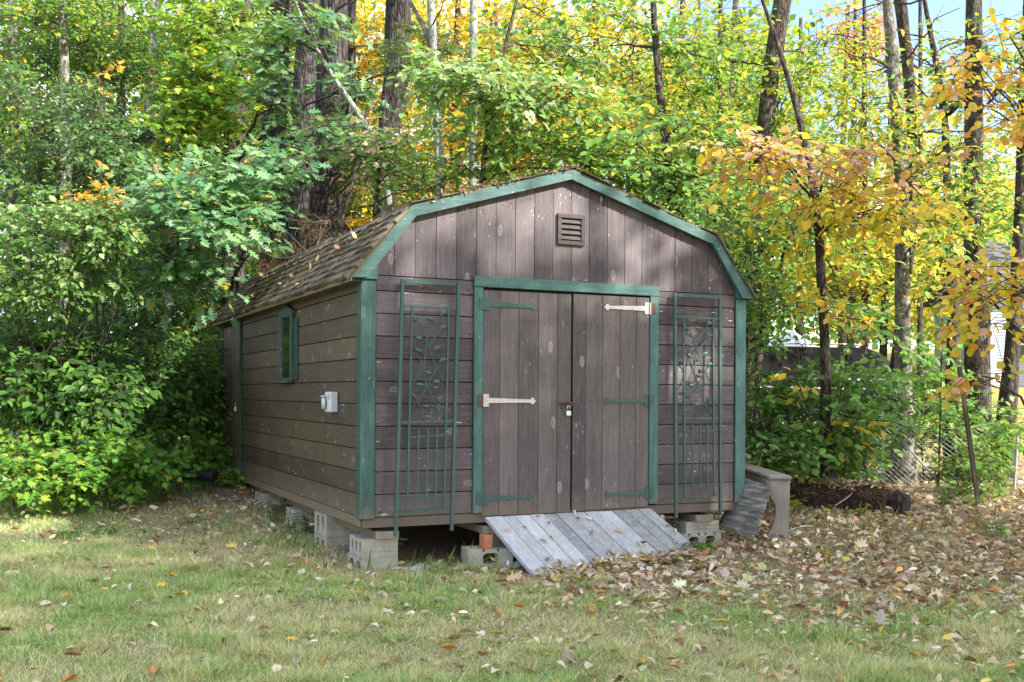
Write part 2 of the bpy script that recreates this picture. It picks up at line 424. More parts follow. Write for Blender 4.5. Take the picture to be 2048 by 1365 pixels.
def leaf_mat(name, gloss=.25, trans=.45, rough=.45):
    m, nt, b, out = mat(name)
    a = N(nt, 'ShaderNodeAttribute', attribute_name='col')
    sx = obj_coords(nt)
    v = ramp(nt, noise(nt, sx, 40.0, 2, .5), [(.3, .8), (.7, 1.15)])
    c = mix(nt, 1.0, a.outputs['Color'], v, 'MULTIPLY')
    L(nt, c, b.inputs['Base Color']); b.inputs['Roughness'].default_value = rough
    b.inputs['Specular IOR Level'].default_value = gloss
    t = N(nt, 'ShaderNodeBsdfTranslucent')
    tc = N(nt, 'ShaderNodeGamma', Gamma=.82); L(nt, c, tc.inputs[0])
    tm = mix(nt, 1.0, tc.outputs[0], (1.15, 1.15, .55), 'MULTIPLY'); L(nt, tm, t.inputs['Color'])
    mx = N(nt, 'ShaderNodeMixShader', Fac=trans)
    L(nt, b.outputs[0], mx.inputs[1]); L(nt, t.outputs[0], mx.inputs[2]); L(nt, mx.outputs[0], out.inputs['Surface'])
    return m
M['leaf'] = leaf_mat('leaf', .28, .45, .40)
M['leaf_far'] = leaf_mat('far_leaf', .06, .5, .6)
M['leaf_dry'] = leaf_mat('dry_leaf', .12, .12, .7)
M['grass'] = leaf_mat('grass_blade', .05, .35, .6)

# ------------------------------------------------------------------ leaf geometry
def T_oval(w=.27):      # folded oval leaf, axis +Y, up +Z
    v = np.array([(0, 0, 0), (0, .5, -.03), (0, 1, -.12), (-w * .9, .28, .05), (-w, .58, .04), (-w * .5, .85, -.03), (w * .9, .28, .05), (w, .58, .04), (w * .5, .85, -.03)], float)
    return v, [[0, 1, 2, 5, 4, 3], [0, 6, 7, 8, 2, 1]]
def T_diamond(w=.34):
    v = np.array([(0, 0, 0), (-w, .45, .08), (0, 1, -.05), (w, .45, .08)], float)
    return v, [[0, 2, 1], [0, 3, 2]]
def T_quad():
    v = np.array([(-.2, 0, 0), (-.45, .5, .06), (0, 1, -.05), (.45, .5, .06), (.2, 0, 0)], float)
    return v, [[0, 4, 3, 2, 1]]
def T_oak():
    h = [(0.04, 0), (.10, .12), (.30, .16), (.16, .27), (.20, .33), (.44, .46), (.18, .50), (.18, .57), (.38, .76), (.14, .74), (.12, .88), (0, 1)]
    mid = [(0, 0, 0), (0, .3, -.02), (0, .6, -.03)]
    v = mid + [(-x, y, .10 * x) for x, y in h] + [(x, y, .10 * x) for x, y in h[:-1]]
    n = len(h)
    return np.array(v, float), [[0, 1, 2] + [3 + i for i in range(n - 1, -1, -1)], [0] + [3 + n + i for i in range(n - 1)] + [3 + n - 1, 2, 1]]
def T_maple():
    h = [(.03, 0), (.22, -.06), (.20, .10), (.48, .22), (.30, .32), (.40, .58), (.18, .50), (.13, .72), (0, 1)]
    mid = [(0, 0, 0), (0, .35, -.03)]
    v = mid + [(-x, y, .12 * x) for x, y in h] + [(x, y, .12 * x) for x, y in h[:-1]]
    n = len(h)
    return np.array(v, float), [[0, 1] + [2 + i for i in range(n - 1, -1, -1)], [0] + [2 + n + i for i in range(n - 1)] + [2 + n - 1, 1]]
def T_curl():       # dry curled leaf
    v = [];
    for i, (w, y) in enumerate([(.02, 0), (.24, .28), (.27, .58), (.14, .85), (.01, 1)]):
        z = .16 * (2 * y - 1) ** 2
        v += [(-w, y, z + w * .7), (0, y, z), (w, y, z + w * .55)]
    f = []
    for i in range(4):
        a = i * 3; f += [[a, a + 1, a + 4, a + 3], [a + 1, a + 2, a + 5, a + 4]]
    return np.array(v, float), f
TPL = {'oval': T_oval(), 'slim': T_oval(.19), 'round': T_oval(.34), 'diamond': T_diamond(), 'quad': T_quad(), 'oak': T_oak(), 'maple': T_maple(), 'curl': T_curl(),
       'needle': (np.array([(-.02, 0, 0), (.02, 0, 0), (0, 1, 0)], float), [[0, 1, 2]])}
def frames(d, n):
    d = d / (np.linalg.norm(d, axis=1)[:, None] + 1e-9)
    s = np.cross(d, n); s /= np.linalg.norm(s, axis=1)[:, None] + 1e-9
    u = np.cross(s, d)
    return s, d, u
def leaves_mesh(name, kind, P, Dv, Nv, S, C):
    v, fs = TPL[kind]; n = len(P); k = len(v)
    s, d, u = frames(Dv, Nv)
    S = np.broadcast_to(np.asarray(S, float), (n,))
    wv = 1 + .25 * rng.standard_normal(n).clip(-1, 1)
    V = P[:, None, :] + S[:, None, None] * (v[None, :, 0:1] * wv[:, None, None] * s[:, None, :] + v[None, :, 1:2] * d[:, None, :] + v[None, :, 2:3] * u[:, None, :])
    fl = np.concatenate([np.array(f) for f in fs]); tot = np.array([len(f) for f in fs])
    flat = (np.arange(n)[:, None] * k + fl[None]).ravel()
    totals = np.tile(tot, n); starts = np.concatenate([[0], np.cumsum(totals)[:-1]])
    return fast_mesh(name, V.reshape(-1, 3), flat, starts, totals, np.repeat(C, k, axis=0))
def pal(colors, n, weights=None, jit=.16):
    c = np.array(colors, float); w = None if weights is None else np.array(weights, float) / sum(weights)
    i = rng.choice(len(c), n, p=w)
    return np.clip(c[i] * (1 + jit * rng.standard_normal((n, 1))) * (1 + .07 * rng.standard_normal((n, 3))), .004, .9)
def batch_tubes(P0, P1, P2, r0, r1, name='twigs'):
    """many thin 3-sided two-segment tubes, in one mesh"""
    n = len(P0); ang = np.arange(3) * 2 * math.pi / 3; V = []
    T = P2 - P0; T /= np.linalg.norm(T, axis=1)[:, None] + 1e-9
    a = np.cross(T, np.array([[.3, .2, 1.0]])); a /= np.linalg.norm(a, axis=1)[:, None] + 1e-9
    b = np.cross(T, a)
    rr = [r0, (r0 + r1) / 2, r1]; rings = []
    for Pk, r in zip((P0, P1, P2), rr):
        r = np.broadcast_to(r, (n,))
        rings.append(Pk[:, None, :] + r[:, None, None] * (np.cos(ang)[None, :, None] * a[:, None, :] + np.sin(ang)[None, :, None] * b[:, None, :]))
    V = np.concatenate(rings, axis=1)      # n,9,3
    fl = []
    for i in range(2):
        for j in range(3): fl += [i * 3 + j, i * 3 + (j + 1) % 3, (i + 1) * 3 + (j + 1) % 3, (i + 1) * 3 + j]
    flat = (np.arange(n)[:, None] * 9 + np.array(fl)[None]).ravel(); totals = np.full(n * 6, 4)
    return fast_mesh(name, V.reshape(-1, 3), flat, np.arange(n * 6) * 4, totals)
def unit(v): return v / (np.linalg.norm(v, axis=-1, keepdims=True) + 1e-9)
OPEN_SIDE = np.array([-.10, -.62, 0.0])      # leaves at the edge of the wood lean towards the open lawn
def make_sprays(C, Dr, Ls, nl, droop=.25, tilt=.35, width=.34, whorl=0.0):
    """C centres, Dr directions, Ls lengths; nl leaves per spray -> positions, leaf axes, leaf normals."""
    n = len(C); t = (np.arange(nl) + .6) / nl; t = t[None, :] + .03 * rng.standard_normal((n, nl))
    side = np.where(np.arange(nl) % 2 == 0, 1.0, -1.0)[None, :, None]
    Dr = unit(Dr); sv = unit(np.cross(Dr, np.array([[0, 0, 1.0]]) + .25 * rng.standard_normal((n, 3))))
    Ls = np.broadcast_to(Ls, (n,))[:, None, None]
    ax = C[:, None, :] + Dr[:, None, :] * Ls * t[..., None]; ax[..., 2] -= (droop * Ls[..., 0] * np.clip(t, 0, 2) ** 2)
    off = Ls * width * rng.random((n, nl, 1)) * (1.1 - .7 * t[..., None])
    P = ax + side * sv[:, None, :] * off + .03 * Ls * rng.standard_normal((n, nl, 3))
    D_ = Dr[:, None, :] * .7 + side * sv[:, None, :] * .8 + .35 * rng.standard_normal((n, nl, 3)); D_[..., 2] -= .35
    N_ = np.array([0, 0, 1.0])[None, None] + tilt * rng.standard_normal((n, nl, 3)) + .15 * Dr[:, None, :] + OPEN_SIDE
    return P.reshape(-1, 3), unit(D_.reshape(-1, 3)), unit(N_.reshape(-1, 3)), sv
def blob_points(c, rad, n, hole=.0, seed=1):
    """points in an ellipsoid given in camera-facing metre radii (right, up, depth); hole = share left empty by clumping"""
    out = []; c = np.array(c)
    need = n
    while need > 0:
        q = rng.uniform(-1, 1, (need * 3 + 20, 3)); r = np.linalg.norm(q, axis=1)
        q = q[(r < 1) & (rng.random(len(q)) < .25 + .75 * np.clip(r, 0, 1))]
        p = c + q[:, :1] * rad[0] * RGT + q[:, 1:2] * rad[1] * UP + q[:, 2:3] * rad[2] * FWD
        if hole > 0:
            s = fbm(p[:, 0] * 1.1 + p[:, 2] * .9, p[:, 1] * 1.1 - p[:, 2] * 1.3, seed, 3)
            p = p[s > (.28 + .4 * hole)]
        if len(p) == 0: need -= 1; continue
        out.append(p[:need]); need -= len(out[-1])
    return np.concatenate(out)[:n]
_var = {}
def leaf_variants(kind, colors, key):
    if key not in _var:
        lst = []
        for c in colors:
            me = leaves_mesh('leaf', kind, np.zeros((1, 3)), np.array([[0, 1.0, 0]]), np.array([[0, 0, 1.0]]), 1.0, np.array([c]) * rng.uniform(.85, 1.15))
            me.materials.append(M['leaf']); lst.append(me)
        _var[key] = lst
    return _var[key]
def leaf_children(parent, kind, colors, weights, P, Dv, Nv, S, key, name='leaf'):
    ms = leaf_variants(kind, colors, key); w = None if weights is None else np.array(weights, float) / sum(weights)
    s, d, u = frames(Dv, Nv); idx = rng.choice(len(ms), len(P), p=w)
    org = np.array(parent.location) if parent is not None else np.zeros(3)
    for i in range(len(P)):
        o = bpy.data.objects.new(name, ms[idx[i]]); COL.objects.link(o); o.parent = parent
        q = S[i]; m = Matrix.Identity(4)
        for r in range(3): m[r][0] = s[i][r] * q; m[r][1] = d[i][r] * q; m[r][2] = u[i][r] * q; m[r][3] = P[i][r] - org[r]
        o.matrix_local = m
def crown(root, blobs, kind, colors, weights, lsize, spray_len, nl, parts=0, droop=.25, tilt=.35, anchors=None, twig=True, far=False, limb_r=.03, key=None, width=.34, hole=.35, twig_mat=None, limbs=True, down=0.0, dirbias=None):
    """blobs: (u, v, ru_px, rv_px, depth, depth_radius, n_sprays); anchors: points on the trunk from which limbs start"""
    allC, allD = [], []
    tm = twig_mat or M['twig']
    for bi, (u, v, ru, rv, Dp, rd, n) in enumerate(blobs):
        c = at(u, v, Dp); rad = (ru / F * Dp, rv / F * Dp, rd)
        p = blob_points(c, rad, n, hole, seed=17 + bi + int(Dp * 3))
        p[:, 2] = np.maximum(p[:, 2], ground(p[:, 0], p[:, 1]) + .04)
        dr = unit((p - c) * np.array([1, 1, .35]) + .5 * rng.standard_normal((len(p), 3)) * np.array([1, 1, .45])) 
        dr[:, 2] += .05 - down
        if dirbias is not None: dr = unit(dr + np.array(dirbias))
        allC.append(p); allD.append(dr)
        if limbs and anchors is not None:
            LB = MB(); k = max(3, min(9, n // 14)); A = np.array(anchors); 
            a = A[np.argmin(np.linalg.norm(A - (c - np.array([0, 0, .45 * np.linalg.norm(A[:, :2] - c[:2], axis=1).min()])), axis=1))]
            midc = (a + c) / 2 + np.array([0, 0, .12 * np.linalg.norm(c - a)])
            t = np.linspace(0, 1, 8)[:, None]
            main = (1 - t) ** 2 * a + 2 * t * (1 - t) * midc + t * t * c + .02 * np.linalg.norm(c - a) * rng.standard_normal((8, 3)) * (t * (1 - t) * 4)
            LB.tube(main, np.linspace(limb_r, limb_r * .4, 8), 6)
            for j in range(k):
                q = p[rng.integers(len(p))]; s0 = main[rng.integers(3, 8)]
                tt = np.linspace(0, 1, 6)[:, None]; mm = (s0 + q) / 2 + .12 * np.linalg.norm(q - s0) * rng.standard_normal(3)
                LB.tube((1 - tt) ** 2 * s0 + 2 * tt * (1 - tt) * mm + tt * tt * q, np.linspace(limb_r * .42, limb_r * .12, 6), 5)
            LB.build('limb', tm, root, smooth=True)
    C = np.concatenate(allC); Dr = unit(np.concatenate(allD)); n = len(C)
    Ls = spray_len * rng.uniform(.6, 1.25, n)
    P, Dv, Nv, sv = make_sprays(C, Dr, Ls, nl, droop, tilt, width)
    S = lsize * rng.uniform(.6, 1.2, len(P))
    if twig:
        P1 = C + Dr * (Ls * .5)[:, None]; P1[:, 2] -= droop * Ls * .25
        P2 = C + Dr * Ls[:, None]; P2[:, 2] -= droop * Ls
        C0 = C - Dr * (Ls * .35)[:, None]
        new_obj('twig', batch_tubes(C0, P1, P2, lsize * .05, lsize * .018), root, tm, kind='stuff')
    if parts:
        dcam = (P - CAM) @ FWD; uu = 1024 + F * ((P - CAM) @ RGT) / dcam; vv = 790.6 - F * (P[:, 2] - CAM[2]) / dcam
        score = np.where((uu > -10) & (uu < 2058) & (vv > -10) & (vv < 1375), dcam / S, 1e9)
        order = np.argsort(score)[:parts]; mk = np.ones(len(P), bool); mk[order] = False
        leaf_children(root, kind, colors, weights, P[order], Dv[order], Nv[order], S[order], (key, kind, str(colors)))
        P, Dv, Nv, S = P[mk], Dv[mk], Nv[mk], S[mk]
    if len(P):
        me = leaves_mesh('foliage', kind, P, Dv, Nv, S, pal(colors, len(P), weights))
        new_obj('foliage', me, root, M['leaf_far'] if far else M['leaf'], kind='stuff')
def trunk_pts(px, D, top_up=0.0, to_ground=True, n=None, wob=.012):
    """px: (u, v, width_px) from top to bottom; returns points from bottom to top and radii"""
    P = [at(u, v, D) for u, v, w in px]; R = [w / F * D / 2 for u, v, w in px]
    if to_ground:
        d = P[-1] - P[-2]; b = P[-1].copy(); g = gz(b[0], b[1])
        if b[2] > g - .05:
            k = (g - .15 - b[2]) / (d[2] if abs(d[2]) > .05 else -1); b = b + d * k * .999; b[2] = g - .15
            P.append(b); R.append(R[-1] * 1.12)
    if top_up:
        d = unit(P[0] - P[1]); P.insert(0, P[0] + d * top_up + np.array([0, 0, top_up * .2])); R.insert(0, R[0] * .6)
    P = np.array(P[::-1]); R = np.array(R[::-1])
    s = np.concatenate([[0], np.cumsum(np.linalg.norm(np.diff(P, axis=0), axis=1))])
    n = n or int(max(12, s[-1] / .22)); t = np.linspace(0, s[-1], n)
    Q = np.stack([np.interp(t, s, P[:, i]) for i in range(3)], 1)
    for _ in range(3): Q[1:-1] = (Q[:-2] + 2 * Q[1:-1] + Q[2:]) / 4
    r = np.interp(t, s, R); r = r * (1 + .35 * np.exp(-t / (R[0] * 2.2 + .05)))
    Q[:, :2] += wob * s[-1] * .12 * (np.stack([fbm(t * .9, t * 0, 31), fbm(t * .9, t * 0 + 9, 37)], 1) - .5)
    return Q, r
def tree(name, label, px, D, bk, cat='tree', sides=14, top_up=2.5, ridge=0.12, group=None, to_ground=True):
    Q, r = trunk_pts(px, D, top_up, to_ground)
    root = thing(name, label, cat, Q[0] + np.array([0, 0, .1]), group)
    mb = MB(); mb.tube(Q, r, sides, ridge=ridge, seed=int(D * 7 + px[0][0]) % 97)
    mb.build('trunk', M[bk], root, smooth=True)
    return root, Q
def bare_branches(root, Q, n, length, r=.02, zmin=.3, matk='twig', up=.35, name='branch'):
    for i in range(n):
        mb = MB()
        a = Q[int(len(Q) * rng.uniform(zmin, .97)) - 1]; ang = rng.uniform(0, 2 * math.pi)
        d = unit(np.array([math.cos(ang), math.sin(ang), up * rng.uniform(-.3, 2)])); Ln = length * rng.uniform(.4, 1.2)
        t = np.linspace(0, 1, 7)[:, None]
        p = a + d * Ln * t + np.array([0, 0, -.12 * Ln]) * t * t + .03 * Ln * rng.standard_normal((7, 3)) * t
        mb.tube(p, np.linspace(r, r * .25, 7), 5)
        for j in range(3):
            b = p[rng.integers(2, 6)]; e = unit(d + .8 * rng.standard_normal(3)); q = b + e * Ln * .35 * np.linspace(0, 1, 4)[:, None]
            mb.tube(q, np.linspace(r * .4, r * .12, 4), 4)
        mb.build(name, M[matk], root, smooth=True)

# ================================================================== GROUND
def axis_pts(lo, hi, c, fine, n):
    t = np.linspace(-1, 1, n); s = np.sinh(t * 4.2) / math.sinh(4.2)
    return np.where(s < 0, c + s * (c - lo), c + s * (hi - c))
gx = axis_pts(-320, 330, .8, .05, 260); gy = axis_pts(-120, 420, -1.0, .05, 280)
GXX, GYY = np.meshgrid(gx, gy)
GZZ = ground(GXX, GYY)
nV = GXX.size; nx = len(gx); ny = len(gy)
Vg = np.stack([GXX.ravel(), GYY.ravel(), GZZ.ravel()], 1)
ii, jj = np.meshgrid(np.arange(nx - 1), np.arange(ny - 1)); b0 = (jj * nx + ii).ravel()
fl = np.stack([b0, b0 + 1, b0 + nx + 1, b0 + nx], 1).ravel()
mc = np.zeros((nV, 3)); mc[:, 0] = litter_amount(Vg[:, 0], Vg[:, 1])
Dg = (Vg[:, 0] - CAM[0]) * FWD[0] + (Vg[:, 1] - CAM[1]) * FWD[1]
mc[:, 1] = sstep(17, 21, Dg)
gme = fast_mesh('ground', Vg, fl, np.arange(len(b0)) * 4, np.full(len(b0), 4), mc)
m, nt, b, out = mat('ground_soil_turf'); p = obj_coords(nt)
a = N(nt, 'ShaderNodeAttribute', attribute_name='col'); sep = N(nt, 'ShaderNodeSeparateColor'); L(nt, a.outputs['Color'], sep.inputs[0])
n1 = noise(nt, p, 3.0, 7, .65); n2 = noise(nt, p, 38.0, 6, .7)
turf = ramp(nt, n2, [(.25, (.13, .11, .06)), (.5, (.28, .25, .13)), (.75, (.48, .41, .26))])
soil = ramp(nt, n2, [(.25, (.09, .064, .045)), (.5, (.25, .18, .13)), (.75, (.45, .34, .25))])
far_ = ramp(nt, n1, [(.3, (.16, .17, .045)), (.55, (.30, .26, .09)), (.75, (.42, .30, .15))])
lf = math_(nt, 'ADD', sep.outputs[0], math_(nt, 'MULTIPLY', math_(nt, 'SUBTRACT', n1, .5), .9))
c = mix(nt, ramp(nt, lf, [(.25, 0.0), (.7, 1.0)]), turf, soil)
c = mix(nt, sep.outputs[1], c, far_)
L(nt, c, b.inputs['Base Color']); b.inputs['Roughness'].default_value = 1.0; b.inputs['Specular IOR Level'].default_value = .1
bump(nt, b, n2, .8, .02)
new_obj('ground', gme, None, m, kind='structure', smooth=True)

# ================================================================== SHED
W, LEN = 3.627, 6.12
S7 = 0.177
shed = thing('garden_shed', 'brown wooden shed with barn roof and green trim raised on blocks', 'shed', (1.81, 3.0, -.1))
prof_out = [(-.115, 1.843), (.385, 2.440), (1.790, 2.850), (3.258, 2.395), (3.69, 1.846)]
def roof_z(x, off=0.0):
    xs = [q[0] for q in prof_out]; zs = [q[1] for q in prof_out]
    return float(np.interp(x, xs, zs)) - off
# core box behind the boards: a dark shell, open below
core = MB()
ins = .022
ring = [(ins, -.02), (W - ins, -.02), (W - ins, 1.95)] + [(x, roof_z(x, .07)) for x in (3.50, 3.25, 1.79, .39, .12)] + [(ins, 1.95)]
core.prism([(x, ins, z) for x, z in ring], V3(0, 0, 0), V3(0, LEN - 2 * ins, 0))
core.build('wall_frame', M['dark'], shed)
def board(lo, hi, mk, name='siding_board', parent=None, jit=.0015, ch=.004, **k):
    j = rng.uniform(-jit, jit, 2); mb = MB()
    return mb.box(lo, hi, ch).build(name, M[mk], parent or shed, **k), j
def front_boards(xa, xb):
    for i in range(11):
        z0 = i * S7 - .010 if i else -.012; z1 = (i + 1) * S7 - .015 if i < 10 else 1.875
        pr = -.004 + rng.uniform(-.0022, .0022)
        board((xa, pr, z0 + .001), (xb, .021, z1), 'plum_x')
front_boards(.098, .924); front_boards(2.692, 3.532)
# vertical gable boards
xb_ = [.045] + [.2473 + k * .1753 for k in range(19)] + [3.582]
for a0, a1 in zip(xb_[:-1], xb_[1:]):
    x0, x1 = a0 + .0025, a1 - .0025
    pts = [(x0, 1.882), (x1, 1.882), (x1, roof_z(x1, .045))]
    for kx in (3.258, 1.790, .385):
        if x0 < kx < x1: pts.append((kx, roof_z(kx, .045)))
    pts.append((x0, roof_z(x0, .045)))
    pr = -.006 + rng.uniform(-.002, .002)
    mb = MB(); mb.prism([(x, pr, z) for x, z in pts], V3(0, 0, 0), V3(0, .026, 0)); mb.build('gable_board', M['plum_z'], shed)
# side boards (left wall), right and rear walls
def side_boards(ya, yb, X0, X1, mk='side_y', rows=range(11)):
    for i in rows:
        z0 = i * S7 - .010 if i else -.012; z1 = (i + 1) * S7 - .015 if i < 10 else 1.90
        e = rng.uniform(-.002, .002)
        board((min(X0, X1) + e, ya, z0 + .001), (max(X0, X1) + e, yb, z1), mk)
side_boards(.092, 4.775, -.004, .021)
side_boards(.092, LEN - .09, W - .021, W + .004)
for i in range(11):
    board((.1, LEN - .021, i * S7 - .01), (W - .1, LEN + .004, (i + 1) * S7 - .015 if i < 10 else 1.90), 'plum_x')
rb = MB(); rb.prism([(x, LEN - .02, z) for x, z in ring[2:]], V3(0, 0, 0), V3(0, .022, 0)); rb.build('rear_gable', M['plum_z'], shed)
# corner boards
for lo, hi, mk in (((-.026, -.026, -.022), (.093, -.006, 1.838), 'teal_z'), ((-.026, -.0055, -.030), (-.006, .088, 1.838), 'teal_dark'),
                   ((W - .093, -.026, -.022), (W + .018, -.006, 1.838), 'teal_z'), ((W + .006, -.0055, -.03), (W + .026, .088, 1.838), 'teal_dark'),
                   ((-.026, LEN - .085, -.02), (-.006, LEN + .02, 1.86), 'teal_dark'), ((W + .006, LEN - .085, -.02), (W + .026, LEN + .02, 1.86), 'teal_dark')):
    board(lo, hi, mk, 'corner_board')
# rake fascia
inner = [(.012, 1.852), (.402, 2.352), (1.787, 2.768), (3.235, 2.318), (3.565, 1.852)]
fas = []
for i in range(4):
    o0, o1, n0, n1_ = prof_out[i], prof_out[i + 1], inner[i], inner[i + 1]
    g = .0012
    pts = [(o0[0], -.078 - .001 * (i % 2), o0[1]), (o1[0], -.078 - .001 * (i % 2), o1[1]), (n1_[0], -.078 - .001 * (i % 2), n1_[1]), (n0[0], -.078 - .001 * (i % 2), n0[1])]
    # close each mitre with a hairline gap
    c = np.mean(np.array(pts), axis=0); pts = [tuple(c + (np.array(q) - c) * np.array([.9985, 1, 1])) for q in pts]
    mb = MB(); mb.prism(pts, V3(0, 0, 0), V3(0, .034, 0)); mb.build('rake_board', M['teal_x'], shed)
# boxed eave returns and soffit behind the fascia
for xs in ((-.105, .098), (W - .098, 3.675)):
    x0, x1 = xs; mb = MB()
    if x0 < 0: pts = [(x0, -.046, 1.842), (x1, -.046, 1.842), (x1, -.046, 2.04), (.06, -.046, 2.02)]
    else: pts = [(x0, -.046, 1.842), (x1, -.046, 1.842), (3.60, -.046, 1.93), (x0, -.046, 2.04)]
    mb.prism(pts, V3(0, 0, 0), V3(0, .040, 0)); mb.build('eave_return', M['teal_x'], shed)
    mb = MB(); mb.box((min(x0, -.10 if x0 < 0 else 9), -.005, 1.822) if x0 < 0 else (W + .004, -.005, 1.822), (-.006, LEN + .05, 1.838) if x0 < 0 else (3.665, LEN + .05, 1.838), .002)
    mb.build('soffit', M['joist'], shed)
# roof deck
roof = None
dk = MB()
th = .009
def off_prof(t): # push the profile out along its normals
    P = [np.array(q) for q in prof_out]; R = []
    for i, q in enumerate(P):
        n = np.zeros(2)
        for a, c in ((i - 1, i), (i, i + 1)):
            if a < 0 or c >= len(P): continue
            d = unit(P[c] - P[a]); n += np.array([-d[1], d[0]])
        n = unit(n); R.append(q + n * t)
    return R
pin, pout = off_prof(.001), off_prof(th)
for i in range(4):
    q = [pin[i], pin[i + 1], pout[i + 1], pout[i]]
    dk.prism([(x, -.072, z) for x, z in q], V3(0, 0, 0), V3(0, LEN + .15, 0))
roof = dk.build('roof', M['joist'], shed)
# eave strip along the left side, mossy
board((-.128, -.072, 1.812), (-.112, LEN + .075, 1.846), 'joist', 'drip_board')
# ---- shingles
m, nt, b, out = mat('old_shingle'); p = obj_coords(nt); shv, rnd = rand_shift(nt)
n1 = noise(nt, p, 40.0, 5, .7); n2 = noise(nt, scaled(nt, p, (1, 1, 1)), 2.0, 4, .6); n3 = noise(nt, p, 160.0, 2)
c = ramp(nt, rnd, [(0, (.035, .029, .025)), (.3, (.10, .084, .070)), (.6, (.22, .185, .145)), (.8, (.14, .12, .10)), (1, (.065, .055, .05))])
c = mix(nt, ramp(nt, n1, [(.3, .55), (.7, 0.0)]), c, (.05, .042, .035))
c = mix(nt, math_(nt, 'MULTIPLY', ramp(nt, n2, [(.45, 0.0), (.65, 1.0)]), ramp(nt, n1, [(.45, 0.0), (.6, .85)])), c, (.22, .19, .055))
L(nt, c, b.inputs['Base Color']); b.inputs['Roughness'].default_value = .95; b.inputs['Specular IOR Level'].default_value = .15
bump(nt, b, n3, .8, .004); M['shingle'] = m
def shingle_mesh(k):
    r = np.random.default_rng(100 + k); mb = MB(); n = 4
    xs = np.linspace(-.5, .5, n + 1); lo = 0 + .07 * r.standard_normal(n + 1).clip(-1, 1)
    V = [];
    for x, l in zip(xs, lo): V += [(x, l, .10 * r.random()), (x, l, .9 + .35 * r.random()), (x, 1.45, .3), (x, 1.45, 0.0)]
    F_ = []
    for i in range(n):
        a = i * 4; c_ = a + 4
        F_ += [[a, c_, c_ + 1, a + 1], [a + 1, c_ + 1, c_ + 2, a + 2], [a + 3, a + 2, c_ + 2, c_ + 3], [a, a + 3, c_ + 3, c_]]
    F_ += [[0, 1, 2, 3], [n * 4, n * 4 + 3, n * 4 + 2, n * 4 + 1]]
    mb.add(V, F_); me = mb.mesh('shingle'); me.materials.append(M['shingle']); return me
SHM = [shingle_mesh(k) for k in range(8)]
def slope_frame(i, flip):
    a, b_ = np.array([pout[i][0], 0, pout[i][1]]), np.array([pout[i + 1][0], 0, pout[i + 1][1]])
    if flip: a, b_ = b_, a     # a = lower edge, b_ = upper edge
    up = unit(b_ - a); ln = np.linalg.norm(b_ - a); along = V3(0, 1, 0); nrm = np.cross(along, up) * (1 if not flip else -1)
    if nrm[2] < 0: nrm = -nrm
    return a, up, ln, nrm
def lay(i, flip, courses, wlo, whi, as_parts, y0=-.062, y1=LEN + .09, limit=None):
    a, up, ln, nrm = slope_frame(i, flip); ex = ln / courses; MBs = MB(); cnt = 0
    for r in range(courses):
        y = y0 - rng.uniform(0, .05)
        while y < y1:
            w = rng.uniform(wlo, whi); yc = min(y + w / 2, y1)
            o_ = a + up * (r * ex - .014 + rng.uniform(-.014, .010)) + V3(0, yc, 0) + nrm * (.002 + .004 * rng.random())
            tk = (.026 if as_parts else .009) + .007 * rng.random(); ang = rng.uniform(-.045, .045)
            A_ = unit(V3(0, 1, 0) + up * ang); U_ = unit(up - A_ * A_.dot(up)); N_ = nrm
            s_ = -1 if np.dot(np.cross(A_, U_), N_) < 0 else 1
            m4 = Matrix([[A_[k] * (w - .011), U_[k] * ex, N_[k] * tk, o_[k]] for k in range(3)] + [[0, 0, 0, 1]])
            if as_parts:
                ob = bpy.data.objects.new('shingle', SHM[rng.integers(8)]); COL.objects.link(ob); ob.parent = roof; ob.matrix_local = m4
            else:
                src = SHM[rng.integers(8)]; MBs.add([tuple(m4 @ v.co) for v in src.vertices], [list(pp.vertices) for pp in src.polygons])
            cnt += 1; y += w
    if not as_parts: MBs.build('shingle_field', M['shingle'], roof, kind='stuff')
    return cnt
lay(0, False, 8, .14, .205, True)
lay(1, False, 12, .13, .22, False); lay(2, True, 12, .13, .22, False); lay(3, True, 7, .13, .22, False)
# ---- rim joists, skids
board((-.012 + .02, .003, -.095), (W - .06, .040, -.016), 'rail_x', 'rim_board')
board((-.004, .041, -.090), (.030, LEN, -.016), 'joist', 'side_rim_board')
board((.031, .041, -.100), (.070, LEN, -.018), 'joist', 'side_rim_board')
board((W - .030, .041, -.090), (W + .004, LEN, -.016), 'joist', 'side_rim_board')
mb = MB(); mb.box((.071, .041, -.045), (W - .031, LEN - .01, -.021)); mb.build('floor', M['joist'], shed)
for k in range(14):
    y = .4 + k * .41; mb = MB(); mb.box((.075, y, -.12), (W - .035, y + .04, -.046)); mb.build('floor_joist', M['joist'], shed)
for x in (.11, 1.02, 2.50, 3.16):
    board((x, .02 if x != 1.02 else -.03, -.185), (x + .09, LEN - .05, -.122 if x not in (1.02,) else -.122), 'joist' if x != 1.02 else 'beam_end', 'skid_beam', jit=0)
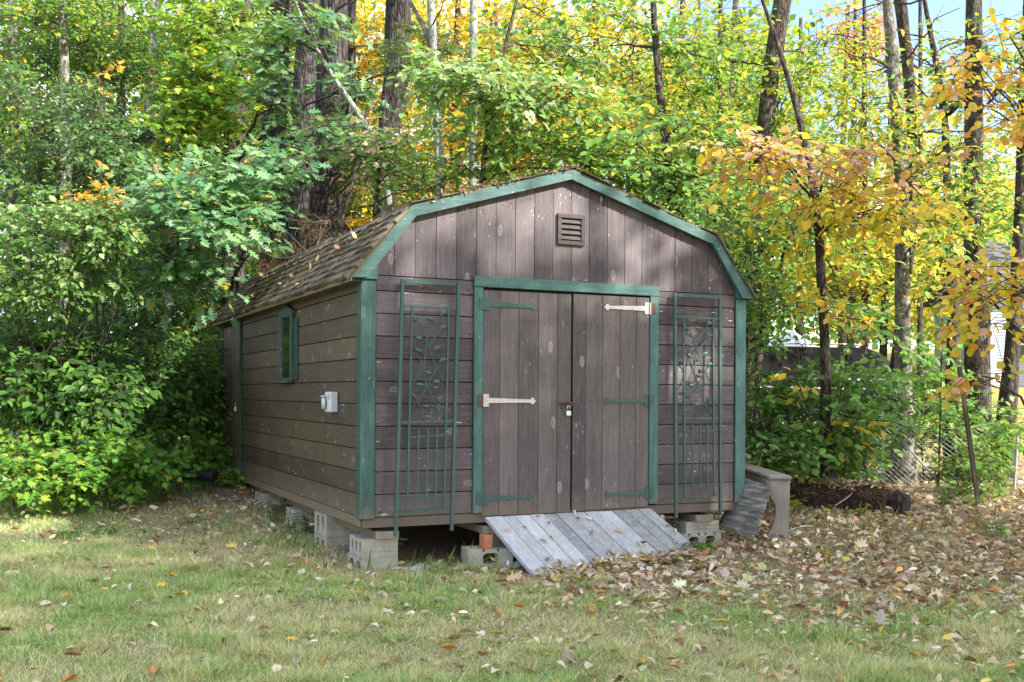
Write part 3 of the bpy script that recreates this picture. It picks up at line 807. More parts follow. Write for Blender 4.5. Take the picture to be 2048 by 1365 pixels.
# ---- double door
Zt = 1.915; Zd = 1.828
board((.924, -.030, -.012), (1.003, -.002, Zd - .002), 'teal_z', 'door_frame_post')
board((2.606, -.030, .000), (2.692, -.002, Zd - .002), 'teal_z', 'door_frame_post')
board((.924, -.034, Zd), (2.697, -.002, Zt), 'teal_x', 'door_lintel')
def door(xs, z0, z1, zl, name='door'):
    bk = MB(); bk.box((xs[0] + .002, .004, z0 + .01), (xs[-1] - .002, .018, z1 - .006)); d = bk.build(name, M['dark'], shed)
    for i, (a0, a1) in enumerate(zip(xs[:-1], xs[1:])):
        e = rng.uniform(-.0018, .0018); f = (i + .5) / (len(xs) - 1)
        board((a0 + .0017, -.016 + e, z0 + (zl - z0) * f + rng.uniform(-.002, .002)), (a1 - .0017, .003, z1), 'door_z', 'door_board', d, ch=.003)
    return d
def xat(u, v): return float(onY(u, v, -.016)[0])
dl = [xat(u, 1000) for u in (966.5, 1000.6, 1038.7, 1078, 1115.7, 1143.4)]
dr = [xat(u, 1000) for u in (1146.6, 1172.6, 1206, 1240.8, 1273.6, 1300.5)]
dl[0] = 1.006; dr[-1] = 2.603
doorL = door(dl, -.038, 1.806, -.040); doorR = door(dr, -.035, 1.812, -.022)
def hinge(d, side, u_leaf, u_pin, u_tip, v, mk, hh=.052, lab=None, leafmk='iron_teal'):
    z = float(onY(u_pin, v, -.035)[2]); xl, xp, xt = [float(onY(u, v, -.035)[0]) for u in (u_leaf, u_pin, u_tip)]
    s = 1 if xt > xp else -1
    mb = MB()
    yl = -.0365
    mb.box((min(xl, xp - s * .002), yl, z - hh * .95), (max(xl, xp - s * .002), yl + .004, z + hh * .95), .001)
    hl = mb.build('hinge_leaf', M[leafmk], d)
    mb = MB()
    mb.box((min(xp, xp + s * .046), -.025, z - hh), (max(xp, xp + s * .046), -.0195, z + hh), .0015)
    dz = -.004
    P = [(xp + s * .046, z + .021), (xt - s * .055, z + .013 + dz), (xt - s * .042, z + .030 + dz), (xt - s * .022, z + .022 + dz), (xt - s * .016, z + .010 + dz), (xt, z + dz),
         (xt - s * .016, z - .010 + dz), (xt - s * .022, z - .022 + dz), (xt - s * .042, z - .030 + dz), (xt - s * .055, z - .013 + dz), (xp + s * .046, z - .021)]
    mb.prism([(x, -.0245, zz) for x, zz in P], V3(0, 0, 0), V3(0, .005, 0))
    mb.tube([(xp - s * .004, -.033, z - hh), (xp - s * .004, -.033, z + hh)], .007, 8)
    for q, w_ in ((xp + s * .02, .03), (xp + s * .02, -.03), (xp + s * .09, 0), (xt - s * .09, -.003), (xt - s * .035, -.004)):
        mb.tube([(q, -.0245, z + w_), (q, -.0275, z + w_)], .0045, 6)
    o = mb.build('hinge', M[mk], d)
    if lab: o['label'] = lab
hinge(doorL, 1, 956, 969, 1075, 609, 'iron_teal'); hinge(doorL, 1, 956, 969, 1074, 802, 'pale_iron', lab='hinge strap with its paint gone, bare pinkish white', leafmk='rust')
hinge(doorL, 1, 955, 968, 1072, 998, 'iron_teal')
hinge(doorR, -1, 1309, 1298, 1207, 614, 'pale_iron', lab='hinge strap with its paint gone, bare pinkish white', leafmk='rust'); hinge(doorR, -1, 1308, 1299, 1208, 798, 'iron_teal'); hinge(doorR, -1, 1310, 1303, 1212, 982, 'iron_teal')
# hasp and padlock
hp = onY(1130, 806, -.02); hx, hz = float(hp[0]), float(hp[2])
mb = MB(); mb.box((hx - .068, -.024, hz - .006), (hx + .05, -.018, hz + .016), .002); mb.box((hx - .045, -.026, hz - .042), (hx + .0, -.018, hz - .008), .003)
mb.box((hx + .052, -.03, hz - .022), (hx + .098, -.018, hz + .010), .003)
mb.tube([(hx - .065, -.03, hz + .004), (hx + .0, -.032, hz + .008), (hx + .05, -.034, hz + .004), (hx + .1, -.028, hz + .006)], .006, 7)
for a in np.linspace(0, 2 * math.pi, 9)[:-1]:
    pass
mb.tube([(hx + .02 + .018 * math.cos(a), -.036, hz - .004 + .018 * math.sin(a)) for a in np.linspace(0, 2 * math.pi, 12)], .004, 6)
mb.build('hasp', M['rust'], doorL, smooth=False)
def padlock(x, y, z, w, h, label, mk='steel', along='x'):
    t = thing('padlock', label, 'padlock', (x, y, z))
    R = Matrix.Translation((x, y, z)) @ (Matrix.Rotation(math.radians(-90), 4, 'Z') if along == 'y' else Matrix.Identity(4))
    mb = MB(); mb.box((-w / 2, -.012, -h), (w / 2, .006, 0), .004, R)
    mb.build('lock_body', M[mk], t)
    mb = MB(); mb.tube([tuple(R @ Vector((-.3 * w, -.003, -.002)))] + [tuple(R @ Vector((.3 * w * -math.cos(a), -.003, .03 + .3 * w * math.sin(a)))) for a in np.linspace(0, math.pi, 9)] + [tuple(R @ Vector((.3 * w, -.003, -.002)))], .0035, 6)
    mb.build('shackle', M['chrome'], t, smooth=True)
    mb = MB(); c = [tuple(R @ Vector((.08 * w, -.0135, -h * .45))), tuple(R @ Vector((.08 * w, -.0105, -h * .45)))]; mb.tube(c, .009, 10); mb.build('keyhole_disc', M['white_plastic'], t)
pl = onY(1137.5, 821, -.04)
padlock(float(pl[0]), -.038, float(pl[2]), .045, .040, 'silver padlock hanging from the rusty hasp of the double door')
# leaf caught on the lintel
# ---- gable vent
vt = MB(); x0, x1, z0, z1 = 1.683, 1.944, 2.222, 2.484; fw = .036
vt.box((x0, -.030, z0), (x1, -.009, z0 + fw), .003); vt.box((x0, -.030, z1 - fw), (x1, -.009, z1), .003)
vt.box((x0, -.030, z0 + fw + .001), (x0 + fw, -.009, z1 - fw - .001), .003); vt.box((x1 - fw, -.030, z0 + fw + .001), (x1, -.009, z1 - fw - .001), .003)
vent = vt.build('gable_vent', M['vent'], shed)
mb = MB(); mb.box((x0 + fw, -.0105, z0 + fw), (x1 - fw, -.0085, z1 - fw)); mb.build('vent_opening', M['dark'], vent)
for k in range(4):
    zc = z0 + fw + .026 + k * .046; mb = MB()
    mb.prism([(x0 + fw + .002, -.027, zc - .014), (x0 + fw + .002, -.024, zc - .017), (x0 + fw + .002, -.011, zc + .012), (x0 + fw + .002, -.014, zc + .014)], V3(0, 0, 0), V3(x1 - x0 - 2 * fw - .004, 0, 0))
    mb.build('louver', M['vent'], vent)
# ---- side window
wy0, wy1 = 2.17, 2.72; wz0, wz1 = 1.075, 1.70
wmb = MB(); fwd = .085
wmb.box((-.040, wy0, wz0), (-.006, wy0 + fwd, wz1), .003); wmb.box((-.040, wy1 - fwd, wz0), (-.006, wy1, wz1), .003)
wmb.prism([(-.040, wy0 - .01, wz1 + .001), (-.040, wy1 + .01, wz1 + .001), (-.040, wy1 + .01, wz1 + .055), (-.040, (wy0 + wy1) / 2, wz1 + .125), (-.040, wy0 - .01, wz1 + .055)], V3(0, 0, 0), V3(.034, 0, 0))
wmb.box((-.034, wy0 + fwd + .001, wz0), (-.006, wy1 - fwd - .001, wz0 + .03), .003)
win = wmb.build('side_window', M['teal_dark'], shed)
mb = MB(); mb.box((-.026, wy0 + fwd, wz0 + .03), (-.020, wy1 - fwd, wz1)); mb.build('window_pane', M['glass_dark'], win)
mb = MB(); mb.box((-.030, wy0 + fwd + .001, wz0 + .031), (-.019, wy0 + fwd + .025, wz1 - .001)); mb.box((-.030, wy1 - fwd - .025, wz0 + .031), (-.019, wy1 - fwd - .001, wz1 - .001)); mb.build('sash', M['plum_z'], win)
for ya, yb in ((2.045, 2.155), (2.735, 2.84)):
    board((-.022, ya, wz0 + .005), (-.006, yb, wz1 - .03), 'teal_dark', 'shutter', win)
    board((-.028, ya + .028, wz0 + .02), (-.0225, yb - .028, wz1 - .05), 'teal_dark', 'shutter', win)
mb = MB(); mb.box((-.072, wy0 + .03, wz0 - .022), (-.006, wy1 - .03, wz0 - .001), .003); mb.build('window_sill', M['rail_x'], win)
# ---- side door
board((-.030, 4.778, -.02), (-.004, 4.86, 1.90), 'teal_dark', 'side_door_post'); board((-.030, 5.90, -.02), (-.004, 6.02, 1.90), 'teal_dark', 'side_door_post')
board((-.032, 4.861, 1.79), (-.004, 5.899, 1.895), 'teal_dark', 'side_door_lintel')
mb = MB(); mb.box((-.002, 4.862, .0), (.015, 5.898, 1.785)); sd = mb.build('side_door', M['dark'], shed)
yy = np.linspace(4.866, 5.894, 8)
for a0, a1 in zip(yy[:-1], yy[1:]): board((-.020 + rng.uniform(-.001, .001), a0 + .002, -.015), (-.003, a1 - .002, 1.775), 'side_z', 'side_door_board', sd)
for z in (1.50, .78, .12):
    mb = MB(); mb.prism([(-.026, 5.90, z - .022), (-.026, 5.45, z - .010), (-.026, 5.40, z), (-.026, 5.45, z + .010), (-.026, 5.90, z + .022)], V3(0, 0, 0), V3(.005, 0, 0)); mb.build('side_door_hinge', M['teal_dark'], sd)
mb = MB(); mb.box((-.030, 4.90, .80), (-.021, 5.02, .85), .003); mb.build('side_door_hasp', M['rust'], sd)
padlock(-.034, 5.0, .79, .05, .055, 'small white tagged padlock on the narrow side door', 'white_plastic', 'y')
# ---- power inlet box
mb = MB(); mb.box((-.070, .672, .797), (-.006, .850, .967), .006); ib = mb.build('power_inlet_box', M['box_grey'], shed)
mb = MB(); mb.tube([(-.100, .835, .868), (-.0705, .825, .868)], .052, 18); mb.box((-.098, .775, .925), (-.0706, .885, .936), .002); mb.build('round_inlet', M['box_grey'], ib)
mb = MB(); mb.tube([(-.103, .836, .868), (-.1003, .835, .868)], .040, 18); mb.build('inlet_socket', M['dark'], ib)
# flat print on the box
mb = MB()
for k in range(4): mb.box((-.0715, .69, .935 - k * .010), (-.0702, .755, .938 - k * .010))
mb.build('printed_lines', M['rust'], ib, kind='stuff')
# ---- nails
mb = MB()
for i in range(11):
    for xs in ((.15, .5, .88), (2.74, 3.1, 3.48)):
        for x in xs:
            z = (i + .15) * S7; mb.tube([(x + rng.uniform(-.02, .02), -.0050, z), (x, -.0085, z)], .0032, 5)
for k in range(20):
    for f in (.3, .75):
        x = .2473 + (k - 1 + f) * .1753
        if .2 < x < 3.45:
            mb.tube([(x, -.006, 1.905), (x, -.0105, 1.905)], .0036, 5); zt = roof_z(x) - .16
            mb.tube([(x, -.006, zt), (x, -.0105, zt)], .0036, 5)
for xs in (dl, dr):
    for x0_, x1_ in zip(xs[:-1], xs[1:]):
        for f in (.3, .7):
            for z in (.05, .9, 1.55): mb.tube([(x0_ + (x1_ - x0_) * f, -.015, z + rng.uniform(-.01, .01)), (x0_ + (x1_ - x0_) * f, -.0195, z)], .003, 5)
for i in range(11):
    for y in (.15, .9, 1.6, 3.2, 4.0, 4.7): mb.tube([(-.003, y, (i + .2) * S7), (-.0085, y, (i + .2) * S7)], .003, 5)
for z in np.linspace(.1, 1.75, 10):
    for x in (.02, .07, W - .07, W - .01): mb.tube([(x, -.024, z), (x, -.029, z)], .003, 5)
mb.build('nail_heads', M['dark'], shed, kind='stuff')

# ================================================================== RAMP
rampo = thing('loading_ramp', 'weathered grey plank ramp sloping from the double door to the grass', 'ramp', (2.0, -.5, -.35))
rA, rB = V3(1.028, -.030, -.048), V3(2.62, -.030, -.040)
pa = onZ(1070, 1148, -.435); pb = V3(2.93, -.90, -.38)
pb = onZ(1409, 1104, -.415)
rC, rD = V3(pa[0], pa[1], -.435), V3(pb[0], pb[1], -.40)
NP = 12; cuts = np.concatenate([[0], np.cumsum(rng.uniform(.85, 1.15, NP))]); cuts /= cuts[-1]
for i in range(NP):
    f0, f1 = cuts[i], cuts[i + 1]; g = .0022
    a0 = rA + (rB - rA) * (f0 + g); a1 = rA + (rB - rA) * (f1 - g); c0 = rC + (rD - rC) * (f0 + g); c1 = rC + (rD - rC) * (f1 - g)
    ext = rng.uniform(-.02, .02); c0 = c0 + unit(c0 - a0) * ext; c1 = c1 + unit(c1 - a1) * ext
    n = unit(np.cross(a1 - a0, c0 - a0)); n = n if n[2] > 0 else -n
    e = n * rng.uniform(-.003, .003); mb = MB()
    mb.prism([a0 + e, a1 + e, c1 + e, c0 + e], V3(0, 0, 0), -n * .032); mb.build('plank', M['grey_wood'], rampo)
for f, nm in ((.05, 'ramp_bearer'), (.5, 'ramp_bearer'), (.95, 'ramp_bearer')):
    a0 = rA + (rB - rA) * f; c0 = rC + (rD - rC) * f; n = V3(0, 0, -1)
    u = unit(rB - rA) * .02; mb = MB(); q0 = a0 - V3(0, 0, .045); q1 = c0 - V3(0, 0, .045)
    mb.prism([q0 - u, q0 + u, q1 + u, q1 - u], V3(0, 0, 0), V3(0, 0, -.06)); mb.build(nm, M['bench_wood'], rampo)

# ================================================================== TRELLISES
def trellis(tl, tr, bl, br, label, mk='iron_teal'):
    def Pt(s, t, dy=0.0):   # bilinear in the frame's own plane
        u = (tl[0] * (1 - t) + bl[0] * t) * (1 - s) + (tr[0] * (1 - t) + br[0] * t) * s
        v = (tl[1] * (1 - t) + bl[1] * t) * (1 - s) + (tr[1] * (1 - t) + br[1] * t) * s
        q = onY(u, v, -.07)
        for _ in range(4): q = onY(u, v, -.055 - .045 * (1.85 - q[2]) / 2)
        return q + V3(0, dy, 0)
    c = Pt(.5, 1)
    root = thing('trellis', label, 'trellis', (float(c[0]), float(c[1]), float(Pt(.5, 1)[2])), 'metal trellises leaning on the shed front')
    def bar(s0, t0, s1, t1, w, name, dy=0.0, d=None):
        a, b_ = Pt(s0, t0, dy), Pt(s1, t1, dy); d = d or w; ax = unit(b_ - a)
        sd = unit(np.cross(ax, V3(0, 1, 0))); n = unit(np.cross(sd, ax)); mb = MB()
        mb.prism([a + sd * w / 2 + n * d / 2, a - sd * w / 2 + n * d / 2, a - sd * w / 2 - n * d / 2, a + sd * w / 2 - n * d / 2], V3(0, 0, 0), b_ - a)
        return mb.build(name, M[mk], root)
    p1, p2 = .183, .835
    bar(0, 0, 0, 1, .026, 'post'); bar(1, 0, 1, 1, .026, 'post')
    bar(.04, .0075, .96, .0075, .026, 'rail', .0); 
    for t, w in ((.103, .018), (.557, .018), (.908, .018)): bar(.04, t, .96, t, w, 'rail')
    bar(p1 - .008, .105, p1, .912, .015, 'inner_post', -.012); bar(p2 - .005, .105, p2 + .005, .908, .015, 'inner_post', -.012)
    for t in (.614, .853): bar(p1, t, p2, t, .012, 'inner_rail', -.020)
    for s in (.338, .505, .665): bar(s, .583, s, .886, .012, 'bar', -.028)
    def pix(x, y):        # drawing units of the vine panel -> s, t
        l = 158 - 23 * (y - 45) / 1305; r = 437 - 17 * (y - 60) / 1265
        return (x - l) / (r - l), (y - 50) / 1290
    vines = [[(203, 705), (245, 650), (285, 595), (320, 510), (365, 460)], [(268, 765), (255, 700), (240, 660), (215, 632)],
             [(373, 757), (330, 680), (290, 600), (265, 530), (270, 460), (278, 400), (285, 330), (330, 265), (362, 218)],
             [(220, 232), (255, 280), (280, 340), (300, 420), (330, 490), (379, 587)], [(285, 390), (320, 345), (362, 292)],
             [(203, 597), (240, 530), (262, 480), (240, 430), (205, 415)], [(240, 340), (262, 348), (280, 362)], [(237, 402), (258, 415), (274, 432)],
             [(337, 398), (322, 412), (308, 437)], [(295, 240), (310, 260), (324, 274)], [(278, 686), (310, 682), (345, 705), (373, 757)], [(354, 660), (345, 675), (340, 692)],
             [(247, 575), (270, 580), (284, 592)], [(333, 573), (310, 580), (297, 594)]]
    for vn in vines:
        pts = [Pt(*pix(x, y), -.006) for x, y in vn]; t = np.linspace(0, len(pts) - 1, len(pts) * 3)
        pts = np.stack([np.interp(t, range(len(pts)), [q[k] for q in pts]) for k in range(3)], 1); mb = MB()
        for _ in range(2): pts[1:-1] = (pts[:-2] + 2 * pts[1:-1] + pts[2:]) / 4
        mb.tube(pts, .0056, 6); mb.build('vine_stem', M[mk], root, smooth=True)
    for x, y, dx, dy in [(220, 240, -.3, 1), (292, 238, -1, .3), (367, 217, 1, .35), (367, 290, 1, .5), (240, 338, -1, .1), (237, 399, -1, .4), (337, 396, .8, .5), (365, 457, 1, .4), (289, 513, -1, .3), (247, 573, -1, .1), (333, 571, 1, -.1), (215, 628, -.6, .7), (352, 655, .2, 1), (278, 684, -1, .1)]:
        o_ = Pt(*pix(x, y), -.014); d = unit(V3(dx, -.12, dy)); sd = np.cross(d, V3(0, 1, 0)); Ls = .072
        base = o_ - d * Ls * .5; prof = [(0, .0), (.15, .22), (.45, .30), (.75, .20), (1, 0)]
        mb = MB(); V = []; Fc = []
        for t_, w in prof:
            for sgn in (-1, 0, 1): V.append(base + d * Ls * t_ + sd * sgn * w * Ls * .85 + sd * .16 * Ls * math.sin(t_ * 3.1) + V3(0, -1, 0) * (.012 if sgn == 0 else .0) + V3(0, 0, -.010) * (t_ - .5) ** 2 * 4)
        for i in range(4):
            for j in range(2): a_ = i * 3 + j; Fc.append([a_, a_ + 1, a_ + 4, a_ + 3])
        n0 = len(V); V += [q + V3(0, .003, 0) for q in V]; Fc += [[n0 + k for k in f[::-1]] for f in Fc]
        mb.add(V, Fc); mb.build('metal_leaf', M[mk], root, smooth=True)
trellis((802, 562), (914, 567), (795, 1077), (906.5, 1063), 'teal iron trellis with leafy vine scrollwork leaning left of the double door')
trellis((1347, 583), (1437, 588), (1355, 1032), (1444, 1025), 'dark teal iron trellis with leafy vine scrollwork leaning right of the double door')

# ================================================================== BLOCKS UNDER THE SHED
def cmu(label, x, y, z, dx, dy, dz, holes=2, axis='x', group='concrete blocks the shed stands on', hw=.5, groove=True, rot=0.0, name='concrete_block', mk='concrete', tilt=0.0):
    """block with hollow cores running along axis; (x,y,z) = lower front left corner"""
    t = thing(name, label, 'concrete block', (x + dx / 2, y + dy / 2, z), group)
    R = Matrix.Translation((x + dx / 2, y + dy / 2, z)) @ Matrix.Rotation(rot, 4, 'Z') @ Matrix.Rotation(tilt, 4, 'X')
    dl_, dw = (dy, dx) if axis == 'x' else (dx, dy)       # length across the cores, depth along the cores
    wt = dl_ * (1 - hw) / (holes + 1); hl = dl_ * hw / holes; et = .030
    mb = MB(); n = 16
    # profile outline with cores cut: front and back faces bridged by strips
    def q(a, c, b_): # a along length, c height, b_ depth
        return (b_ - dw / 2, a - dl_ / 2, c) if axis == 'x' else (a - dl_ / 2, b_ - dw / 2, c)
    cells = [0.0]; 
    for h in range(holes): cells += [cells[-1] + wt, cells[-1] + wt + hl]
    cells.append(dl_)
    hz0, hz1 = (et, dz - et) if dz > .12 else (dz * .32, dz * .72)
    for c0 in (0, 1):
        for i in range(len(cells) - 1):
            a0, a1 = cells[i], cells[i + 1]; b_ = 0.0 if c0 == 0 else dw
            if i % 2 == 0: mb.add([q(a0, 0, b_), q(a1, 0, b_), q(a1, dz, b_), q(a0, dz, b_)], [[0, 1, 2, 3] if c0 == 0 else [3, 2, 1, 0]])
            else:   # frame round a rounded hole
                m_ = (a0 + a1) / 2; hwid = (a1 - a0) / 2; zc = (hz0 + hz1) / 2; hh = (hz1 - hz0) / 2
                ang = np.linspace(0, 2 * math.pi, n + 1)[:-1] + math.pi / n
                def sq(a): # rounded square
                    c_, s_ = math.cos(a), math.sin(a); k = (abs(c_) ** 5 + abs(s_) ** 5) ** (-1 / 5); return c_ * k, s_ * k
                inn = [(m_ + hwid * .96 * sq(a)[0], zc + hh * sq(a)[1]) for a in ang]
                outp = []
                for a in ang:
                    c_, s_ = math.cos(a), math.sin(a); k = 1 / max(abs(c_), abs(s_)); X = m_ + hwid * c_ * k
                    Z = zc + (dz - zc if s_ > 0 else zc) * s_ * k; outp.append((X, Z))
                V = [q(a, c, b_) for a, c in outp] + [q(a, c, b_) for a, c in inn]
                mb.add(V, [[k, (k + 1) % n, n + (k + 1) % n, n + k] if c0 == 0 else [n + k, n + (k + 1) % n, (k + 1) % n, k] for k in range(n)])
                # rim corners
                if c0 == 0: mb.add([q(a, c, 0) for a, c in inn] + [q(a, c, dw) for a, c in inn], [[k, (k + 1) % n, n + (k + 1) % n, n + k] for k in range(n)])
    # shell with grooves on the long faces
    zs = [0, dz * .30, dz * .32, dz * .34, dz * .55, dz * .57, dz * .59, dz] if groove else [0, dz]
    offs = [0, 0, -.004, 0, 0, -.003, 0, 0] if groove else [0, 0]
    for e in (0, 1):
        a = 0 if e == 0 else dl_
        V = []
        for z_, o_ in zip(zs, offs):
            aa = a + (-o_ if e == 0 else o_)
            V += [q(aa, z_, 0), q(aa, z_, dw)]
        mb.add(V, [[2 * k, 2 * k + 1, 2 * k + 3, 2 * k + 2] for k in range(len(zs) - 1)])
    mb.add([q(0, dz, 0), q(dl_, dz, 0), q(dl_, dz, dw), q(0, dz, dw)], [[0, 1, 2, 3]]); mb.add([q(0, 0, 0), q(dl_, 0, 0), q(dl_, 0, dw), q(0, 0, dw)], [[3, 2, 1, 0]])
    mb.v = [tuple(R @ Vector(v)) for v in mb.v]
    me = mb.mesh('block'); bm = bmesh.new(); bm.from_mesh(me); bmesh.ops.remove_doubles(bm, verts=bm.verts, dist=.0005); bmesh.ops.recalc_face_normals(bm, faces=bm.faces); bm.to_mesh(me); bm.free()
    new_obj('block_body', me, t, M[mk])
    return t
G1 = 'concrete blocks the shed stands on'
# front left pier
cmu('upper block with three small holes at the left front corner of the shed', .02, .035, -.335, .285, .36, .150, 3, hw=.45)
cmu('lower block with two arched cores at the left front corner of the shed', .015, .03, -.535, .29, .40, .1985, 2, hw=.62)
# second
cmu('upper block with tall mossy cores, second pier back along the left side', .02, 1.10, -.300, .28, .40, .115 + .085, 2, hw=.5)
cmu('lower half buried block of the second pier back on the left side', .015, 1.08, -.502, .29, .40, .2005, 2, hw=.55)
cmu('upper solid looking block of the third pier back on the left side', .03, 2.35, -.285, .28, .30, .1, 1, hw=.2)
cmu('lower grooved block of the third pier back on the left side', .02, 2.33, -.487, .30, .34, .200, 1, hw=.3)
cmu('grey block with two cores on the farthest visible pier at left', .03, 3.75, -.33, .28, .40, .18, 2, hw=.5)
def shim(lo, hi, label, mk, group=None):
    t = thing('timber_shim', label, 'timber shim', ((lo[0] + hi[0]) / 2, (lo[1] + hi[1]) / 2, lo[2])); mb = MB(); mb.box(lo, hi, .003); mb.build('shim_block', M[mk], t)
shim((.04, 3.80, -.148), (.26, 4.0, -.092), 'yellowish wood shim on the farthest visible block at left', 'joist')
shim((.115, -.008, -.184), (.300, .40, -.127), 'dark board stub packed under the left front corner', 'beam_end')
# right pier
cmu('upper grooved block of the right front pier beside the ramp', 3.03, .02, -.225 - .06, .36, .30, .10, 1, hw=.3)
cmu('lower block with open cores of the right front pier beside the ramp', 2.98, .0, -.490, .42, .38, .204, 2, axis='y', hw=.55)
shim((3.12, -.012, -.184), (3.30, .30, -.122), 'pale timber stub between rim and right front pier', 'beam_end')
# right wall piers, seen dark under the floor
for y in (1.3, 2.7, 4.1, 5.6): cmu(['first', 'second', 'third', 'rearmost'][int((y - 1.2) / 1.4)] + ' shadowed block under the right wall counted from the front', 3.30, y, gz(3.3, y) - .05, .28, .40, -.13 - gz(3.3, y), 2)
for x in (1.3, 2.3): cmu('shadowed block far back under the ' + ('left' if x < 2 else 'right') + ' half of the shed floor', x, 4.6, gz(x, 5.4) - .1, .28, .4, -.09 - gz(x, 5.4), 2)
# loose pieces by the ramp
q = onY(968, 1128, -.16)
cmu('loose concrete block lying with its arch open left of the ramp', .84, -.20, -.435, .37, .24, .15, 1, axis='y', hw=.36, group='loose masonry by the ramp', groove=False, rot=-.15)
cmu('grey half block behind the red brick beside the ramp', 1.06, -.00, -.288, .26, .16, .125, 1, axis='y', hw=.4, group='loose masonry by the ramp', groove=False, rot=.35)
cmu('flat grey block piece just under the ramp edge', 1.10, -.08, -.37, .30, .2, .072, 1, axis='y', hw=.3, group='loose masonry by the ramp', groove=False, rot=.1)
tb = thing('brick', 'single orange red brick standing on the loose concrete block', 'brick', (.995, -.12, -.285)); mb = MB()
mb.box((.960, -.17, -.284), (1.032, -.07, -.178), .005); mb.build('brick_body', M['brick'], tb)
def stone(x, y, r, label, mk='stone', sq=.6, group='stones along the shed front'):
    bm = bmesh.new(); bmesh.ops.create_icosphere(bm, subdivisions=3, radius=r)
    for v in bm.verts:
        p_ = v.co; k = 1 + .35 * (float(fbm(p_.x / r * 1.1 + x * 9, p_.y / r * 1.1 + p_.z / r, int(x * 10))) - .5) * 2; v.co = (p_.x * k * 1.25, p_.y * k, p_.z * k * sq)
    me = bpy.data.meshes.new('stone'); bm.to_mesh(me); bm.free(); me.transform(Matrix.Translation((x, y, gz(x, y) + r * sq * .25)))
    new_obj('stone', me, None, M[mk], label=label, cat='stone', group=group)
stone(.36, -.10, .055, 'small grey stone right beside the corner pier'); stone(.46, -.06, .075, 'rounded grey stone second from the corner pier')
stone(.62, -.02, .06, 'pale flat stone midway between corner pier and loose block', sq=.35); stone(.80, -.12, .05, 'small whitish stone touching the loose concrete block'); stone(1.25, -.22, .06, 'dark stone half under the ramp edge')
# bits of lumber in the dark under the floor
for k, (x, y, a) in enumerate([(.35, 1.0, .2), (.45, 1.25, -.1)]):
    t = thing('scrap_board', ['thin old board lying under the floor behind the corner pier', 'second thin board lying deeper under the floor'][k], 'board', (x, y, gz(x, y)))
    mb = MB(); R = Matrix.Translation((x, y, gz(x, y) + .03)) @ Matrix.Rotation(a, 4, 'Z'); mb.box((-.35, -.04, -.02), (.35, .04, .0), .002, R); mb.build('board_body', M['bench_wood'], t)

# ================================================================== BENCH AND SHEET
ax_ = unit(V3(.72, 1.52, 0)); cr = V3(ax_[1], -ax_[0], 0)
gzb = gz(3.95, -.2)
fe = at(1561, 949, 9.65); Zt_ = float(fe[2]) + .022
bench = thing('garden_bench', 'weathered grey plank bench end standing by the right shed corner', 'bench', (fe[0], fe[1], gzb))
o0 = V3(fe[0], fe[1], 0) - ax_ * .03
def bx_bench(a0, a1, c0, c1, z0, z1, name, ch=.008):
    mb = MB(); R = Matrix([[ax_[0], cr[0], 0, o0[0]], [ax_[1], cr[1], 0, o0[1]], [0, 0, 1, 0], [0, 0, 0, 1]])
    mb.box((a0, c0, z0), (a1, c1, z1), ch, R); return mb.build(name, M['bench_wood'], bench)
bx_bench(0, 1.75, -.105, .105, Zt_ - .042, Zt_, 'seat', .012)
bx_bench(.06, 1.7, -.105, -.08, Zt_ - .10, Zt_ - .043, 'apron', .003)
for off in (.035, 1.55):
    zb_ = gzb - .03; H = Zt_ - .044 - zb_; P = []
    left = [(-.095, 1.0), (-.098, .80), (-.075, .72), (-.035, .62), (-.028, .45), (-.055, .28), (-.11, .12), (-.125, .06), (-.115, 0)]
    right = [(.09, 0), (.092, .5), (.10, 1.0)]
    P = [o0 + ax_ * off + cr * c_ + V3(0, 0, zb_ + H * h_) for c_, h_ in left + right]
    mb = MB(); mb.prism(P, V3(0, 0, 0), ax_ * .045); mb.build('leg', M['bench_wood'], bench)
# warped sheet
m, nt, b, out = mat('weathered_corrugated_sheet'); p = obj_coords(nt)
n1 = noise(nt, scaled(nt, p, (5, 5, 34)), 1.2, 7, .7); n2 = noise(nt, p, 60.0, 4, .6)
c = ramp(nt, n1, [(.3, (.045, .045, .042)), (.5, (.14, .135, .125)), (.68, (.34, .33, .30))]); L(nt, c, b.inputs['Base Color']); b.inputs['Roughness'].default_value = .8
bump(nt, b, math_(nt, 'ADD', n1, n2), .6, .006); M['sheet'] = m
sh_ = thing('warped_sheet', 'warped rippled grey sheet leaning against the bench by the shed corner', 'sheet', (3.6, -.1, gz(3.6, 0)))
TLc, TRc, BRc, BLc = at(1470, 948, 9.95), at(1545, 966, 9.52), at(1511, 1074, 9.30), at(1440, 1046, 9.80)
mb = MB(); nu, nv = 14, 40; V = []
nrm_ = unit(np.cross(TRc - TLc, BLc - TLc)); nrm_ = nrm_ if nrm_[1] < 0 else -nrm_
for j in range(nv + 1):
    for i in range(nu + 1):
        s, t = i / nu, j / nv; q = (TLc * (1 - s) + TRc * s) * (1 - t) + (BLc * (1 - s) + BRc * s) * t
        w = .008 * math.sin(t * 2 * math.pi * 6.5 + s * 1.4) + .005 * math.sin(t * 61 + s * 3) + .020 * math.sin(t * 5 + 1) * (1 - s) + .012 * math.sin(s * 4 + t * 3)
        V.append(q + nrm_ * w)
n0 = len(V); V += [v - nrm_ * .007 for v in V]; Fc = []
